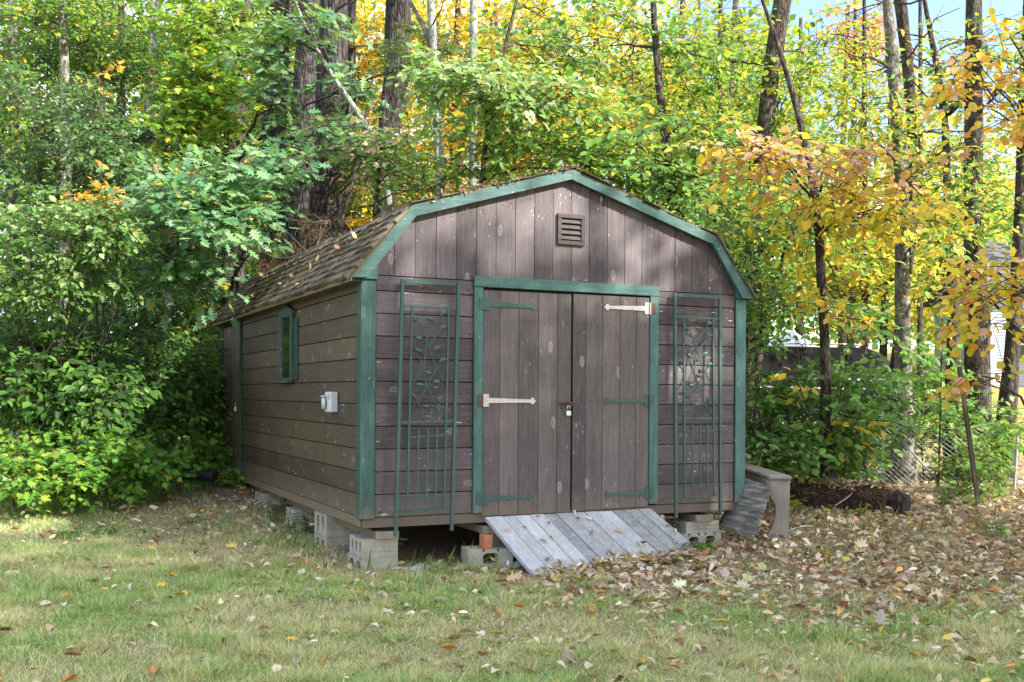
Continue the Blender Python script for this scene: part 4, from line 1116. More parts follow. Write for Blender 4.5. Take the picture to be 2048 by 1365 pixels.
for j in range(nv):
    for i in range(nu):
        a_ = j * (nu + 1) + i; Fc.append([a_, a_ + 1, a_ + nu + 2, a_ + nu + 1]); Fc.append([n0 + k for k in (a_ + nu + 1, a_ + nu + 2, a_ + 1, a_)])
    a_ = j * (nu + 1) + nu; Fc.append([a_, a_ + nu + 1, n0 + a_ + nu + 1, n0 + a_]); a_ = j * (nu + 1); Fc.append([a_, n0 + a_, n0 + a_ + nu + 1, a_ + nu + 1])
mb.add(V, Fc); mb.build('sheet_body', M['sheet'], sh_, smooth=True)
# bent scrap strip
q = at(1592, 1052, 9.9); t = thing('metal_scrap', 'bent pale metal strip lying in leaves right of the bench leg', 'scrap', (q[0], q[1], gz(q[0], q[1])))
mb = MB(); pts = [at(u, v, d) for u, v, d in ((1572, 1066, 9.7), (1582, 1054, 9.85), (1600, 1052, 10), (1618, 1054, 10.05))]
for p_ in pts: p_[2] = gz(p_[0], p_[1]) + .05
for a0, a1 in zip(pts[:-1], pts[1:]): mb.prism([a0, a1, a1 + V3(.02, .03, .004), a0 + V3(.02, .03, .004)], V3(0, 0, 0), V3(0, 0, -.004))
mb.build('strip', M['white_plastic'], t)

# ================================================================== LOG
lg = thing('rotten_log', 'dark rotting log lying under fallen leaves behind the bench', 'log', (6, 1.4, gz(6, 1.4)))
pl_, pr_ = at(1588, 985, 12.0), at(1782, 992, 11.3)
for q in (pl_, pr_): q[2] = gz(q[0], q[1]) + .12
mb = MB(); t = np.linspace(0, 1, 40)[:, None]; mb.tube(pl_ * (1 - t) + pr_ * t, .155 + .02 * np.sin(t[:, 0] * 9), 26, ridge=.35, seed=4); mb.build('log_body', M['log'], lg, smooth=True)
mb = MB(); e_ = unit(pr_ - pl_); mb.tube([pr_ + e_ * .015 + V3(.02, -.02, -.03), pr_ + e_ * .14 + V3(.03, -.03, -.05)], [.15, .13], 16, ridge=.3, seed=9); mb.build('broken_end', M['bark_pine'], lg, smooth=True)
# ribbed drain pipe in the green plants at left
q0, q1 = at(325, 958, 12.2), at(432, 962, 12.0)
t = thing('drain_pipe', 'black ribbed plastic pipe lying in the weeds left of the shed', 'pipe', ((q0[0] + q1[0]) / 2, (q0[1] + q1[1]) / 2, q0[2] - .08))
mb = MB(); n = 90; tt = np.linspace(0, 1, n)[:, None]; mb.tube(q0 * (1 - tt) + q1 * tt + V3(0, 0, 1) * .02 * np.sin(tt * 3), .062 + .008 * (np.arange(n) // 2 % 2), 16); mb.build('ribbed_tube', M['black_plastic'], t)

# ================================================================== TREES
TPL['hem'] = T_diamond(.17)
GD, GM, GL, YG, YE = (.036, .092, .022), (.070, .165, .032), (.135, .27, .055), (.27, .36, .05), (.56, .44, .04)
ORG, PK, OAK, OAKL, PALE, RED, BRN = (.60, .30, .045), (.60, .34, .25), (.085, .20, .090), (.20, .34, .16), (.24, .31, .14), (.42, .08, .03), (.20, .11, .05)

# tall pines and trunks behind the shed
t, Q = tree('pine_tree', 'broad dark pine trunk, leftmost of the cluster behind the roof', [(548, 40, 46), (542, 300, 50), (548, 540, 58)], 19.5, 'bark_pine', sides=30, top_up=5, ridge=.3)
bare_branches(t, Q, 7, 1.6, .03)
t, Q = tree('pine_tree', 'thick ridged pine trunk in the middle of the cluster behind the roof', [(612, -20, 44), (604, 200, 52), (596, 540, 62)], 19, 'bark_pine', sides=30, top_up=5, ridge=.3)
bare_branches(t, Q, 9, 1.5, .03)
t, Q = tree('pine_tree', 'thickest sunlit pine trunk, right side of the cluster behind the roof', [(657, -10, 52), (655, 200, 54), (650, 330, 56), (642, 540, 70)], 17.5, 'bark_pine', sides=36, top_up=5, ridge=.35)
bare_branches(t, Q, 12, 1.4, .025)
crown(t, [(700, 300, 60, 60, 17, 1.0, 60), (760, 340, 60, 50, 17, 1, 60), (830, 130, 70, 60, 17, 1, 60)], 'hem', [(.07, .13, .05), (.12, .17, .06)], None, .10, .45, 34, anchors=Q[6:40], far=True, hole=.1, tilt=1.0, droop=.1, key='pine', limb_r=.025)
t, Q = tree('pine_tree', 'slim straight trunk hidden just behind the thickest pine', [(693, -10, 20), (688, 200, 22), (684, 520, 26)], 21, 'bark_pine', top_up=4)
t, Q = tree('pine_tree', 'dark pine trunk standing alone between the pine cluster and the pale stems', [(789, -10, 50), (786, 140, 50), (768, 300, 46), (764, 480, 46)], 20, 'bark_pine', sides=30, top_up=4, ridge=.3)
bare_branches(t, Q, 7, 1.5, .03)
t, Q = tree('gray_stem_tree', 'pale mottled slim tree, left one of two rising behind the roof', [(850, -10, 15), (862, 120, 18), (868, 240, 19), (876, 420, 20)], 15.5, 'bark_pale', top_up=3)
mb = MB(); mb.tube([at(860, 110, 15.5), at(840, 60, 15.6), at(812, 10, 15.7), at(790, -60, 15.8)], [.04, .035, .03, .02], 8); mb.build('fork', M['bark_grey'], t, smooth=True); bare_branches(t, Q, 7, 1.2, .014)
t, Q = tree('gray_stem_tree', 'pale slim straight tree, right one of two rising behind the roof', [(938, -10, 15), (938, 200, 17), (941, 420, 17)], 15.2, 'bark_pale', top_up=3); bare_branches(t, Q, 7, 1.3, .014)
t, Q = tree('leaning_tree', 'light grey stem leaning down to the right across the pine trunks', [(588, 30, 5), (615, 90, 8), (650, 150, 9), (690, 203, 11), (735, 265, 12), (765, 340, 13), (778, 450, 15)], 13.8, 'bark_pale', top_up=.5, sides=10)
crown(t, [(575, 40, 60, 40, 13.4, .6, 22), (520, 80, 60, 50, 13.3, .6, 20)], 'oak', [OAK, OAKL, GL], None, .14, .55, 12, parts=160, anchors=Q[-14:], hole=.25, key='oak', limb_r=.02)
t, Q = tree('sapling', 'thin dark sapling curving up beside the pine cluster', [(722, 250, 4), (705, 350, 7), (668, 490, 9)], 15.5, 'bark_brown', top_up=.5, sides=8)
bare_branches(t, Q, 8, .8, .008)
# the big oak with lobed leaves
t, Q = tree('oak_tree', 'oak with lobed blue green leaves hanging left of the shed roof', [(472, 60, 38), (463, 300, 42), (462, 600, 46)], 15.6, 'bark_brown', sides=20, top_up=4, ridge=.2)
crown(t, [(370, 465, 115, 80, 11.4, .7, 96), (450, 395, 80, 60, 11.7, .6, 64), (575, 325, 55, 30, 12.2, .5, 24), (320, 400, 60, 60, 12.0, .6, 30), (360, 545, 70, 30, 11.6, .5, 22)], 'oak', [OAK, OAKL, (.11, .25, .11), (.20, .36, .17), YE, PK], [8, 8, 6, 4, .5, .25], .138, .55, 14, parts=300, anchors=Q[10:34], hole=.28, key='oak', limb_r=.035)
crown(t, [(655, 280, 40, 28, 13.6, .5, 12), (560, 200, 40, 50, 13.8, .6, 18), (720, 160, 45, 35, 14, .5, 12)], 'oak', [OAK, OAK, GD, OAKL], None, .16, .5, 10, anchors=Q[20:], hole=.3, limb_r=.025)
t, Q = tree('maple_tree', 'thin pale stem wrapped in bright yellow green leaves at upper left', [(366, -10, 9), (357, 200, 10), (345, 420, 12), (335, 620, 15)], 14.6, 'bark_pale', top_up=2)
crown(t, [(385, 90, 60, 100, 14.5, .8, 110), (365, 260, 65, 90, 14.4, .8, 110), (430, 230, 55, 90, 14.9, .7, 90), (350, 390, 60, 60, 14.4, .7, 50), (460, 60, 60, 70, 15, .8, 60)], 'maple', [(.12, .26, .03), (.19, .34, .035), (.30, .36, .04), YE], [6, 6, 3, .8], .11, .45, 12, anchors=Q[6:], hole=.2, limb_r=.015)
t, Q = tree('birch_tree', 'grey blotched birch trunk rising behind the dark evergreens at left', [(300, -10, 16), (293, 200, 20), (288, 420, 23), (288, 700, 26)], 16.5, 'bark_pale', top_up=3); bare_branches(t, Q, 10, 1.2, .014)
t, Q = tree('gray_stem_tree', 'dull grey trunk near the left edge under pale foliage', [(114, -10, 14), (122, 200, 20), (128, 400, 23), (125, 760, 27)], 14.5, 'bark_grey', top_up=3); bare_branches(t, Q, 12, 1.2, .014)
crown(t, [(60, 60, 130, 90, 15, 1.2, 150), (190, 70, 110, 80, 15.5, 1.2, 130), (60, 230, 90, 80, 15, 1, 90)], 'oval', [(.10, .22, .035), (.20, .30, .045), YE, GM], [5, 4, 1.5, 5], .09, .45, 12, anchors=Q[14:], far=True, hole=.3, limb_r=.02)
t, Q = tree('gray_stem_tree', 'faint grey trunk at the very left edge of the woods', [(14, -10, 18), (22, 300, 20), (20, 760, 26)], 17, 'bark_grey', top_up=3)
t, Q = tree('hemlock_tree', 'dark green hemlock with drooping feathery boughs at upper left', [(232, -10, 12), (236, 300, 18), (240, 760, 26)], 17.5, 'bark_brown', top_up=3)
crown(t, [(240, 150, 130, 60, 17, 1.4, 120), (250, 300, 130, 50, 17, 1.4, 110), (215, 400, 120, 60, 17, 1.2, 140), (380, 330, 110, 60, 18, 1.2, 110), (90, 330, 120, 110, 17, 1.2, 190), (60, 120, 90, 90, 17.5, 1.2, 120), (170, 500, 140, 60, 17, 1.2, 120), (440, 480, 60, 90, 18, 1.2, 90)], 'hem', [(.022, .060, .018), (.034, .088, .024), (.05, .12, .03)], None, .085, .75, 44, anchors=Q[4:], far=True, hole=.22, droop=.4, limb_r=.03, width=.5, tilt=.5)
t, Q = tree('hemlock_tree', 'low dark hemlock filling the shade left of the shed door', [(330, 420, 12), (335, 600, 16), (335, 860, 20)], 16, 'bark_brown', top_up=1)
crown(t, [(320, 600, 150, 80, 15.6, 1.3, 170), (200, 720, 150, 90, 15.4, 1.2, 160), (400, 700, 80, 120, 16, 1, 120), (100, 640, 110, 90, 15.5, 1, 110), (440, 580, 50, 60, 17, .8, 50), (300, 500, 120, 50, 16, 1, 70)], 'hem', [(.022, .062, .018), (.036, .092, .024), (.055, .13, .03)], None, .085, .7, 44, anchors=Q[2:], far=True, hole=.15, droop=.35, limb_r=.02, width=.5, tilt=.5)

# centre: beech / hazel screens over the roof
t, Q = tree('young_beech', 'slender brown trunk right of the roof peak with green leaves', [(1296, -10, 12), (1303, 100, 14), (1318, 230, 16), (1338, 380, 20)], 13.2, 'bark_brown', top_up=2.5, sides=12)
crown(t, [(1250, 330, 120, 55, 12.8, .8, 72), (1130, 260, 110, 50, 12.8, .8, 36), (1350, 250, 90, 70, 13, .8, 54), (1330, 130, 90, 70, 13.2, .8, 46), (1210, 90, 110, 60, 13.4, .8, 44)], 'oval', [GM, GL, (.19, .34, .07), YG, YE], [4, 6, 4, 2.6, 1.2], .115, .6, 12, parts=200, anchors=Q[6:40], hole=.36, key='beech', limb_r=.02)
t, Q = tree('hazel_tree', 'low branching tree with large pale green sunlit leaves above the roof', [(1010, 60, 7), (985, 150, 9), (965, 260, 10), (955, 420, 12)], 12.6, 'bark_brown', top_up=1, sides=8)
crown(t, [(880, 130, 55, 30, 12.0, .5, 22), (950, 170, 110, 40, 12.0, .6, 54), (1060, 190, 100, 35, 12.1, .6, 50), (960, 215, 120, 40, 12.3, .6, 46)], 'round', [(.30, .42, .16), (.36, .46, .22), (.20, .34, .09), GL], None, .115, .5, 10, parts=300, anchors=Q[6:], hole=.2, key='hazel', limb_r=.016, width=.3)
crown(t, [(1010, 320, 150, 40, 12.8, .8, 54), (1120, 340, 110, 40, 12.9, .8, 44), (900, 330, 90, 40, 13, .7, 22), (1050, 100, 120, 60, 13.5, .8, 20), (1080, 30, 130, 50, 13.5, .8, 24)], 'oval', [GM, (.18, .32, .07), GL, YG], None, .11, .5, 12, anchors=Q[4:], hole=.45, limb_r=.018)
t, Q = tree('viburnum', 'shrub with dusty pink and green leaves behind the left roof slope', [(760, 250, 5), (750, 350, 7), (745, 480, 9)], 13.6, 'bark_brown', top_up=.3, sides=8)
crown(t, [(735, 295, 55, 28, 13.2, .4, 14), (790, 345, 60, 26, 13.2, .4, 12), (780, 255, 50, 25, 13.2, .4, 9), (700, 310, 35, 20, 13.2, .3, 8)], 'round', [(.70, .46, .36), (.50, .34, .24), GL, PALE], [4, 2, 4, 4], .10, .45, 9, parts=200, anchors=Q[3:], hole=.15, key='vib', limb_r=.012)
crown(t, [(820, 300, 70, 50, 13.6, .6, 30), (850, 380, 80, 30, 13.6, .6, 26)], 'oval', [GM, YG, GL], None, .10, .5, 10, anchors=Q[3:], hole=.2, limb_r=.012)

# right: beech beside the right roof slope
t, Q = tree('beech_tree', 'forked brown trunk just right of the shed with light green beech leaves', [(1552, 20, 36), (1537, 120, 34), (1526, 220, 33), (1512, 420, 35), (1500, 560, 37), (1495, 780, 42)], 14.2, 'bark_brown', sides=20, top_up=3, ridge=.15)
mb = MB(); mb.tube([at(1500, 800, 14.2), at(1516, 700, 14.1), at(1545, 580, 14.0), at(1575, 470, 13.9), at(1600, 380, 13.8)], [.08, .065, .05, .035, .02], 10); mb.build('fork', M['bark_brown'], t, smooth=True)
crown(t, [(1380, 400, 110, 60, 12.8, .8, 64), (1450, 480, 90, 60, 12.6, .8, 56), (1490, 560, 50, 80, 12.6, .7, 46), (1300, 380, 90, 35, 12.8, .6, 38), (1560, 420, 70, 60, 13, .7, 36), (1530, 610, 40, 36, 12.7, .5, 16)], 'oval', [GL, (.16, .28, .07), GM, YG], [5, 4, 4, 2], .10, .55, 12, parts=300, anchors=Q[6:30], hole=.25, key='beech2', limb_r=.022)
crown(t, [(1450, 120, 100, 100, 14.5, 1, 66), (1560, 200, 80, 90, 14.5, 1, 54), (1640, 110, 80, 80, 15, 1, 30), (1420, 270, 90, 60, 14.5, 1, 44)], 'oval', [GM, YG, (.35, .38, .06), YE, GL], [5, 5, 4, 2.5, 4], .10, .55, 12, anchors=Q[20:], far=True, hole=.45, limb_r=.02)
# pink and yellow crown right of the roof
t, Q = tree('dogwood_tree', 'small tree with a flat layer of pink and yellow leaves right of the roof', [(1512, -10, 7), (1558, 110, 11), (1590, 225, 13), (1612, 310, 15), (1633, 430, 17), (1640, 560, 19), (1650, 700, 20), (1655, 930, 28)], 11.9, 'bark_brown', sides=12, top_up=1)
crown(t, [(1505, 285, 75, 18, 10.8, .5, 15), (1640, 320, 125, 26, 10.9, .6, 19), (1770, 345, 105, 26, 11.0, .6, 15), (1560, 310, 70, 16, 10.7, .4, 8)], 'round', [PK, (.68, .40, .22), (.68, .36, .10), (.48, .28, .18), YE], [3, 4, 4, 2, 4], .11, .5, 11, parts=280, anchors=Q[14:30], hole=.12, key='dogp', limb_r=.018, width=.3, tilt=.45)
crown(t, [(1640, 385, 110, 28, 11.1, .5, 22), (1770, 400, 90, 26, 11.2, .5, 20), (1520, 340, 50, 24, 11, .4, 9), (1610, 440, 40, 30, 11.5, .4, 8), (1680, 590, 60, 30, 11.6, .4, 7), (1790, 430, 60, 30, 11.5, .5, 10)], 'round', [YE, (.64, .52, .06), (.48, .50, .07), ORG], [6, 5, 3, 1.5], .11, .5, 10, parts=0, anchors=Q[14:30], hole=.12, limb_r=.014, width=.3, tilt=.6, down=.25)
# row of trunks at right
t, Q = tree('maple_tree', 'light grey lichen spotted trunk, nearest one beside the chain link fence', [(1764, -10, 19), (1778, 120, 25), (1795, 300, 27), (1800, 500, 27), (1805, 700, 31), (1809, 950, 44)], 14.8, 'bark_grey', sides=22, top_up=3, ridge=.05)
bare_branches(t, Q, 9, 1.6, .02, .35)
crown(t, [(1700, 250, 110, 90, 14.2, 1, 70), (1820, 480, 80, 60, 14.2, .8, 32), (1680, 480, 80, 60, 13.8, .8, 30)], 'oval', [(.30, .37, .05), YG, YE, GL], None, .115, .55, 10, anchors=Q[14:], hole=.42, limb_r=.018)
t, Q = tree('dark_trunk_tree', 'dark trunk close behind the light grey one at right', [(1790, -10, 24), (1808, 120, 22), (1820, 280, 20), (1820, 460, 20), (1800, 620, 20), (1786, 780, 24), (1790, 900, 27)], 16.4, 'bark_brown', sides=16, top_up=3); bare_branches(t, Q, 9, 1.5, .018, .4)
t, Q = tree('dark_trunk_tree', 'thin forked trunk midway between the light grey and the wide trunk', [(1846, 30, 9), (1872, 150, 14), (1886, 260, 15), (1890, 420, 15), (1899, 520, 17), (1909, 640, 25), (1901, 800, 27), (1905, 900, 30)], 16, 'bark_brown', sides=14, top_up=2)
mb = MB(); mb.tube([at(1888, 215, 16), at(1905, 200, 15.8), at(1930, 180, 15.6)], [.06, .05, .045], 8); mb.build('fork', M['bark_brown'], t, smooth=True); bare_branches(t, Q, 12, 1.5, .016, .4)
t, Q = tree('wide_trunk_tree', 'wide trunk with deep ridged bark near the right edge', [(1938, -10, 30), (1940, 200, 33), (1943, 420, 37), (1951, 600, 44), (1956, 760, 47), (1955, 900, 54)], 15.4, 'bark_brown', sides=30, top_up=4, ridge=.25); bare_branches(t, Q, 12, 1.7, .025, .4)
crown(t, [(1960, 420, 90, 60, 14.4, .8, 40), (1890, 350, 80, 60, 14.6, .8, 36), (1990, 100, 90, 90, 15, 1, 50), (1850, 120, 80, 80, 15.5, 1, 22), (1860, 600, 40, 40, 14.6, .6, 8)], 'oval', [(.34, .40, .06), GL, YE, GM, ORG], [5, 5, 2.5, 4, .8], .12, .55, 10, anchors=Q[14:], hole=.4, limb_r=.022)
t, Q = tree('dark_trunk_tree', 'brown trunk leaning along the right edge of the photo', [(2046, -10, 20), (2041, 200, 22), (2035, 450, 24), (2026, 650, 28), (2008, 900, 38)], 16, 'bark_brown', sides=16, top_up=3); bare_branches(t, Q, 8, 1.4, .02, .4)
crown(t, [(2035, 560, 30, 40, 15.4, .6, 10), (2010, 840, 50, 40, 15.6, .6, 24)], 'oval', [GL, YG, GM], None, .10, .5, 11, anchors=Q[4:], hole=.2, limb_r=.015)
t, Q = tree('hickory_tree', 'orange and yellow leafed boughs reaching in from the right edge', [(2150, 100, 26), (2140, 500, 30), (2120, 980, 36)], 11, 'bark_brown', sides=16, top_up=2)
crown(t, [(1985, 165, 85, 34, 9.8, .6, 16), (2010, 60, 60, 40, 9.8, .5, 8), (1920, 120, 50, 24, 9.8, .4, 6), (2020, 250, 60, 30, 9.8, .4, 7), (2020, 560, 70, 36, 9.8, .5, 9)], 'round', [ORG, (.66, .44, .08), YE, (.62, .36, .22), YG], [5, 4, 5, 2, 1.5], .10, .5, 12, parts=240, anchors=Q[8:], hole=.15, key='hick', limb_r=.02, width=.3, tilt=.5, down=.1)
crown(t, [(1990, 530, 80, 40, 9.9, .5, 16), (1960, 585, 50, 24, 9.9, .4, 5), (2010, 625, 40, 26, 9.8, .4, 8), (1960, 740, 40, 22, 9.8, .3, 5)], 'round', [YE, (.64, .50, .06), ORG, PK, (.46, .48, .07)], [6, 5, 3, 2, 2], .10, .5, 12, parts=0, anchors=Q[4:], hole=.1, limb_r=.018, width=.3, tilt=.5, down=.2)
t, Q = tree('sapling', 'hair thin sapling in front of the fence between two trunks', [(1884, 640, 3), (1880, 900, 4)], 13.6, 'bark_brown', sides=6, top_up=.2, ridge=0)
crown(t, [(1870, 700, 50, 70, 14, .5, 36), (1880, 800, 50, 40, 14, .5, 16)], 'maple', [(.10, .25, .03), (.17, .33, .05), GL], None, .10, .4, 9, anchors=Q[3:], hole=.2, limb_r=.006)

# yellow maples glowing behind
def bgtree(name, label, px, D, blobs, colors, weights, ls=.14, n=12, hole=.38, kind='diamond', bk='bark_brown', grp='sunlit trees of the wood behind the shed'):
    t, Q = tree(name, label, px, D, bk, sides=9, top_up=2, group=grp, ridge=0)
    crown(t, blobs, kind, colors, weights, ls, .8, n, anchors=Q[len(Q) // 4:], far=True, hole=hole, limb_r=.035, droop=.2, tilt=.7)
YEL = [YE, (.60, .48, .07), (.42, .44, .07), (.30, .40, .06)]
bgtree('maple_tree', 'golden maple glowing behind the roof between the pale slim stems', [(905, 0, 10), (900, 300, 13), (905, 500, 16)], 23, [(800, 130, 120, 110, 23, 2, 170), (900, 280, 130, 90, 23, 2, 180), (960, 90, 110, 80, 24, 2, 130), (1010, 230, 110, 80, 23, 2, 130)], [(.58, .36, .04), YE, ORG, YG], [4, 5, 3, 2])
bgtree('maple_tree', 'bright yellow maple behind and right of the roof peak', [(1180, 0, 12), (1190, 250, 14), (1200, 500, 17)], 24, [(1100, 120, 130, 90, 24, 2, 150), (1230, 230, 140, 90, 23, 2, 190), (1120, 260, 120, 70, 23.5, 2, 140), (1300, 90, 120, 90, 24, 2, 120), (1150, -20, 120, 60, 24, 2, 60)], YEL, [6, 5, 3, 1])
bgtree('maple_tree', 'yellow green maple behind the forked trunk at right', [(1430, 0, 10), (1435, 300, 13), (1440, 640, 16)], 22, [(1420, 140, 120, 100, 22, 2, 110), (1400, 300, 110, 80, 21, 2, 110), (1480, 420, 110, 80, 21, 1.6, 100), (1590, 230, 100, 100, 22, 1.6, 90), (1560, 500, 110, 80, 21, 1.6, 90)], [YE, YG, (.38, .42, .06), GL], [3, 6, 5, 5])
bgtree('maple_tree', 'golden tree behind the row of trunks at right', [(1720, 120, 9), (1725, 400, 12), (1730, 800, 15)], 21, [(1700, 420, 130, 90, 20.5, 1.6, 140), (1800, 540, 90, 60, 20.5, 1.6, 70), (1640, 560, 110, 60, 20.5, 1.5, 100), (1720, 200, 100, 90, 21, 1.6, 60), (1850, 380, 110, 80, 21, 1.6, 80)], [YE, (.50, .46, .08), (.34, .42, .07), GL, ORG], [4, 5, 5, 4, .8])
bgtree('maple_tree', 'orange tinged tree showing below the pines left of the roof', [(700, 200, 10), (705, 400, 12), (705, 560, 14)], 22, [(700, 420, 90, 90, 22, 1.5, 120), (770, 440, 80, 70, 22, 1.5, 80), (720, 150, 70, 120, 22.5, 1.5, 110), (850, 400, 60, 60, 22, 1.2, 60)], [ORG, (.55, .36, .05), YE, YG], [3, 4, 5, 3])
bgtree('red_maple', 'small coral red treetop against the sky at upper right', [(1700, 10, 6), (1702, 200, 9), (1705, 760, 12)], 30, [(1700, 40, 42, 45, 30, 1, 44), (1730, 90, 40, 30, 30, 1, 18), (1680, 100, 40, 30, 30, 1, 20)], [(.60, .17, .08), ORG, (.58, .30, .14)], None, .16, 12, .2)
bgtree('maple_tree', 'yellow green tree seen through the dark evergreens at upper left', [(180, 0, 9), (185, 400, 12), (190, 820, 15)], 24, [(150, 100, 150, 100, 24, 2, 130), (330, 100, 130, 110, 24, 2, 130), (230, 420, 150, 120, 24, 2, 170), (430, 450, 100, 120, 24, 2, 120), (60, 420, 120, 140, 24, 2, 110), (490, 200, 90, 150, 24, 2, 150)], [(.28, .34, .05), YG, GM, GL], [4, 4, 4, 5])
bgtree('oak_tree', 'deep green tree filling the gap behind the pine cluster', [(560, 60, 10), (565, 300, 13), (565, 640, 15)], 24, [(560, 150, 130, 130, 24, 2, 150), (600, 400, 120, 110, 23, 2, 150), (450, 300, 110, 120, 24, 2, 120)], [GM, GL, YG, YE], [4, 5, 5, 1.5])
bgtree('ash_tree', 'pale yellow tree with airy twigs against the sky at far upper right', [(1830, 0, 7), (1835, 300, 10), (1840, 800, 13)], 27, [(1800, 250, 140, 90, 27, 2, 90), (1930, 260, 110, 80, 27, 2, 70), (1990, 380, 80, 90, 27, 2, 70), (1650, 60, 80, 60, 27, 2, 40), (1960, 60, 80, 60, 27, 2, 24)], [(.50, .46, .10), (.38, .42, .09), YE, GL], None, .13, 12, .45)

# far wood as one mass
def farwood():
    P = []
    n = 150000
    u = rng.uniform(-700, 2750, n); D = rng.uniform(36, 66, n)
    a = (u - 1024) / F
    base = CAM + D[:, None] * (FWD + a[:, None] * RGT)
    g = ground(base[:, 0], base[:, 1])
    top = 9 + 11 * fbm(u / 150, D / 12, 41, 3) + sstep(1500, 300, u) * 5 - 8 * sstep(1560, 1750, u) 
    h = rng.random(n) ** .9 * top
    clump = fbm(base[:, 0] * .35 + h * .2, base[:, 1] * .35 + h * .33, 51, 3)
    keep = clump > np.where((h < 7) | (u < 620), .22, np.where(u < 1480, .33, .42))
    keep &= ~((u > 1480) & (D < 46) & (h < 3.4))
    keep &= ~((u > 1640) & (h < 1.2)); keep &= ~((u > 1850) & (D < 44) & (h < 5))
    base[:, 2] = g + h; P = base[keep]
    m_ = len(P); hue = fbm(P[:, 0] * .16, P[:, 1] * .16, 61, 2)[:, None]
    c = np.where(hue < .42, np.array([GL]), np.where(hue < .52, np.array([YG]), np.array([YE])))
    uu = u[keep][:, None]
    c = np.where((uu < 640) & (hue > .55), np.array([(.20, .28, .05)]), c); c = np.where((uu < 640) & (hue <= .55), np.array([(.07, .14, .03)]), c)
    c = c * (1 + .2 * rng.standard_normal((m_, 1))) * (1 + .08 * rng.standard_normal((m_, 3)))
    me = leaves_mesh('far_woods', 'diamond', P, unit(rng.standard_normal((m_, 3)) + np.array([0, 0, -.3])), unit(rng.standard_normal((m_, 3)) + np.array([0, 0, 1.2])), rng.uniform(.22, .42, m_), np.clip(c, .01, .9))
    o = new_obj('far_woods', me, None, M['leaf_far'], kind='stuff', label='far autumn woods closing off the view behind everything', cat='woods')
farwood()
mb = MB()
for k in range(46):
    u = rng.uniform(-300, 2400); D = rng.uniform(28, 45)
    if 1480 < u < 2100 and D < 34: continue
    q = at(u, 790, D); g = gz(q[0], q[1]); 
    mb.tube([(q[0], q[1], g - .2), (q[0] + rng.uniform(-.3, .3), q[1], g + 6), (q[0] + rng.uniform(-.6, .6), q[1], g + 13)], [.16, .12, .06], 7)
mb.build('distant_trunks', M['bark_brown'], None, smooth=True, kind='stuff', label='thin distant trunks standing in the far woods', cat='woods')

# ================================================================== SHRUBS AND UNDERGROWTH
def shrub(name, label, u, v, D, blobs, kind, colors, weights, ls, sl, nl, stems=7, parts=0, key=None, hole=.25, cat='shrub', group=None, far=False, tilt=.4, tw=True, width=.34, down=0, spread=.25):
    q = at(u, v, D); base = V3(q[0], q[1], gz(q[0], q[1])); root = thing(name, label, cat, base, group)
    anchors = [base + V3(rng.uniform(-spread, spread), rng.uniform(-spread, spread), .0) for _ in range(stems)]
    crown(root, blobs, kind, colors, weights, ls, sl, nl, parts=parts, key=key, anchors=anchors, hole=hole, limb_r=.012, far=far, tilt=tilt, twig=tw, width=width, down=down)
    return root
BG = [(.085, .225, .032), (.125, .275, .04), (.18, .32, .045), (.28, .37, .055)]
bush_grp = 'bright green brambles along the left edge of the lawn'
shrub('bramble_bush', 'bright yellow green bramble at the left edge of the photo, next to the sunny grass', 60, 985, 10.6, [(70, 960, 110, 55, 10.5, .5, 120), (20, 930, 60, 60, 10.8, .5, 50)], 'maple', BG, [3, 4, 4, 3], .085, .28, 9, parts=140, key='bram', hole=.05, group=bush_grp, width=.5)
shrub('bramble_bush', 'large round bramble mound of fresh green leaves, second from the left', 215, 960, 11.0, [(200, 935, 95, 55, 10.9, .5, 130), (150, 900, 70, 40, 11.2, .5, 50)], 'maple', BG, [4, 4, 2, 1], .085, .28, 9, parts=140, key='bram', hole=.05, group=bush_grp, width=.5)
shrub('bramble_bush', 'low bramble mound between the big mound and the drain pipe', 290, 950, 11.6, [(300, 940, 70, 40, 11.5, .5, 90), (260, 900, 70, 40, 12, .5, 50), (370, 915, 60, 45, 12.6, .5, 60)], 'maple', BG, [5, 4, 2, 1], .085, .28, 9, parts=80, key='bram', hole=.05, group=bush_grp, width=.5)
shrub('climbing_vine', 'leafy vine creeping up the rear corner of the shed by the narrow door', 440, 950, 13.4, [(430, 920, 45, 45, 13.2, .4, 60), (425, 860, 22, 60, 13.6, .2, 34), (460, 965, 40, 18, 12.6, .3, 28), (420, 790, 16, 40, 13.9, .2, 14)], 'maple', BG, [4, 4, 2, 1.5], .08, .22, 8, parts=60, key='bram', hole=.05, cat='vine', width=.5)
shrub('witch_hazel', 'broad shrub of layered mid green leaves at far left above the brambles', 60, 880, 12, [(60, 790, 110, 90, 11.8, .8, 130), (150, 840, 90, 60, 12, .7, 80), (40, 690, 110, 60, 11.4, .6, 90), (60, 760, 100, 50, 11.1, .5, 60), (180, 800, 80, 60, 11.3, .5, 56), (170, 720, 90, 60, 11.9, .6, 60)], 'oval', [GM, (.10, .21, .045), (.11, .23, .04), GD], [5, 3, 3, 4], .11, .5, 11, parts=200, key='witch', hole=.2)
shrub('green_shrub', 'shaded dark green shrub in the middle of the left thicket', 250, 880, 13, [(240, 690, 90, 50, 12.8, .7, 60), (240, 780, 120, 100, 12.6, .8, 160), (340, 800, 90, 80, 13, .7, 110), (200, 870, 80, 30, 12.6, .5, 40)], 'oval', [GM, GD, GL], [4, 3, 2], .10, .5, 11, hole=.2)
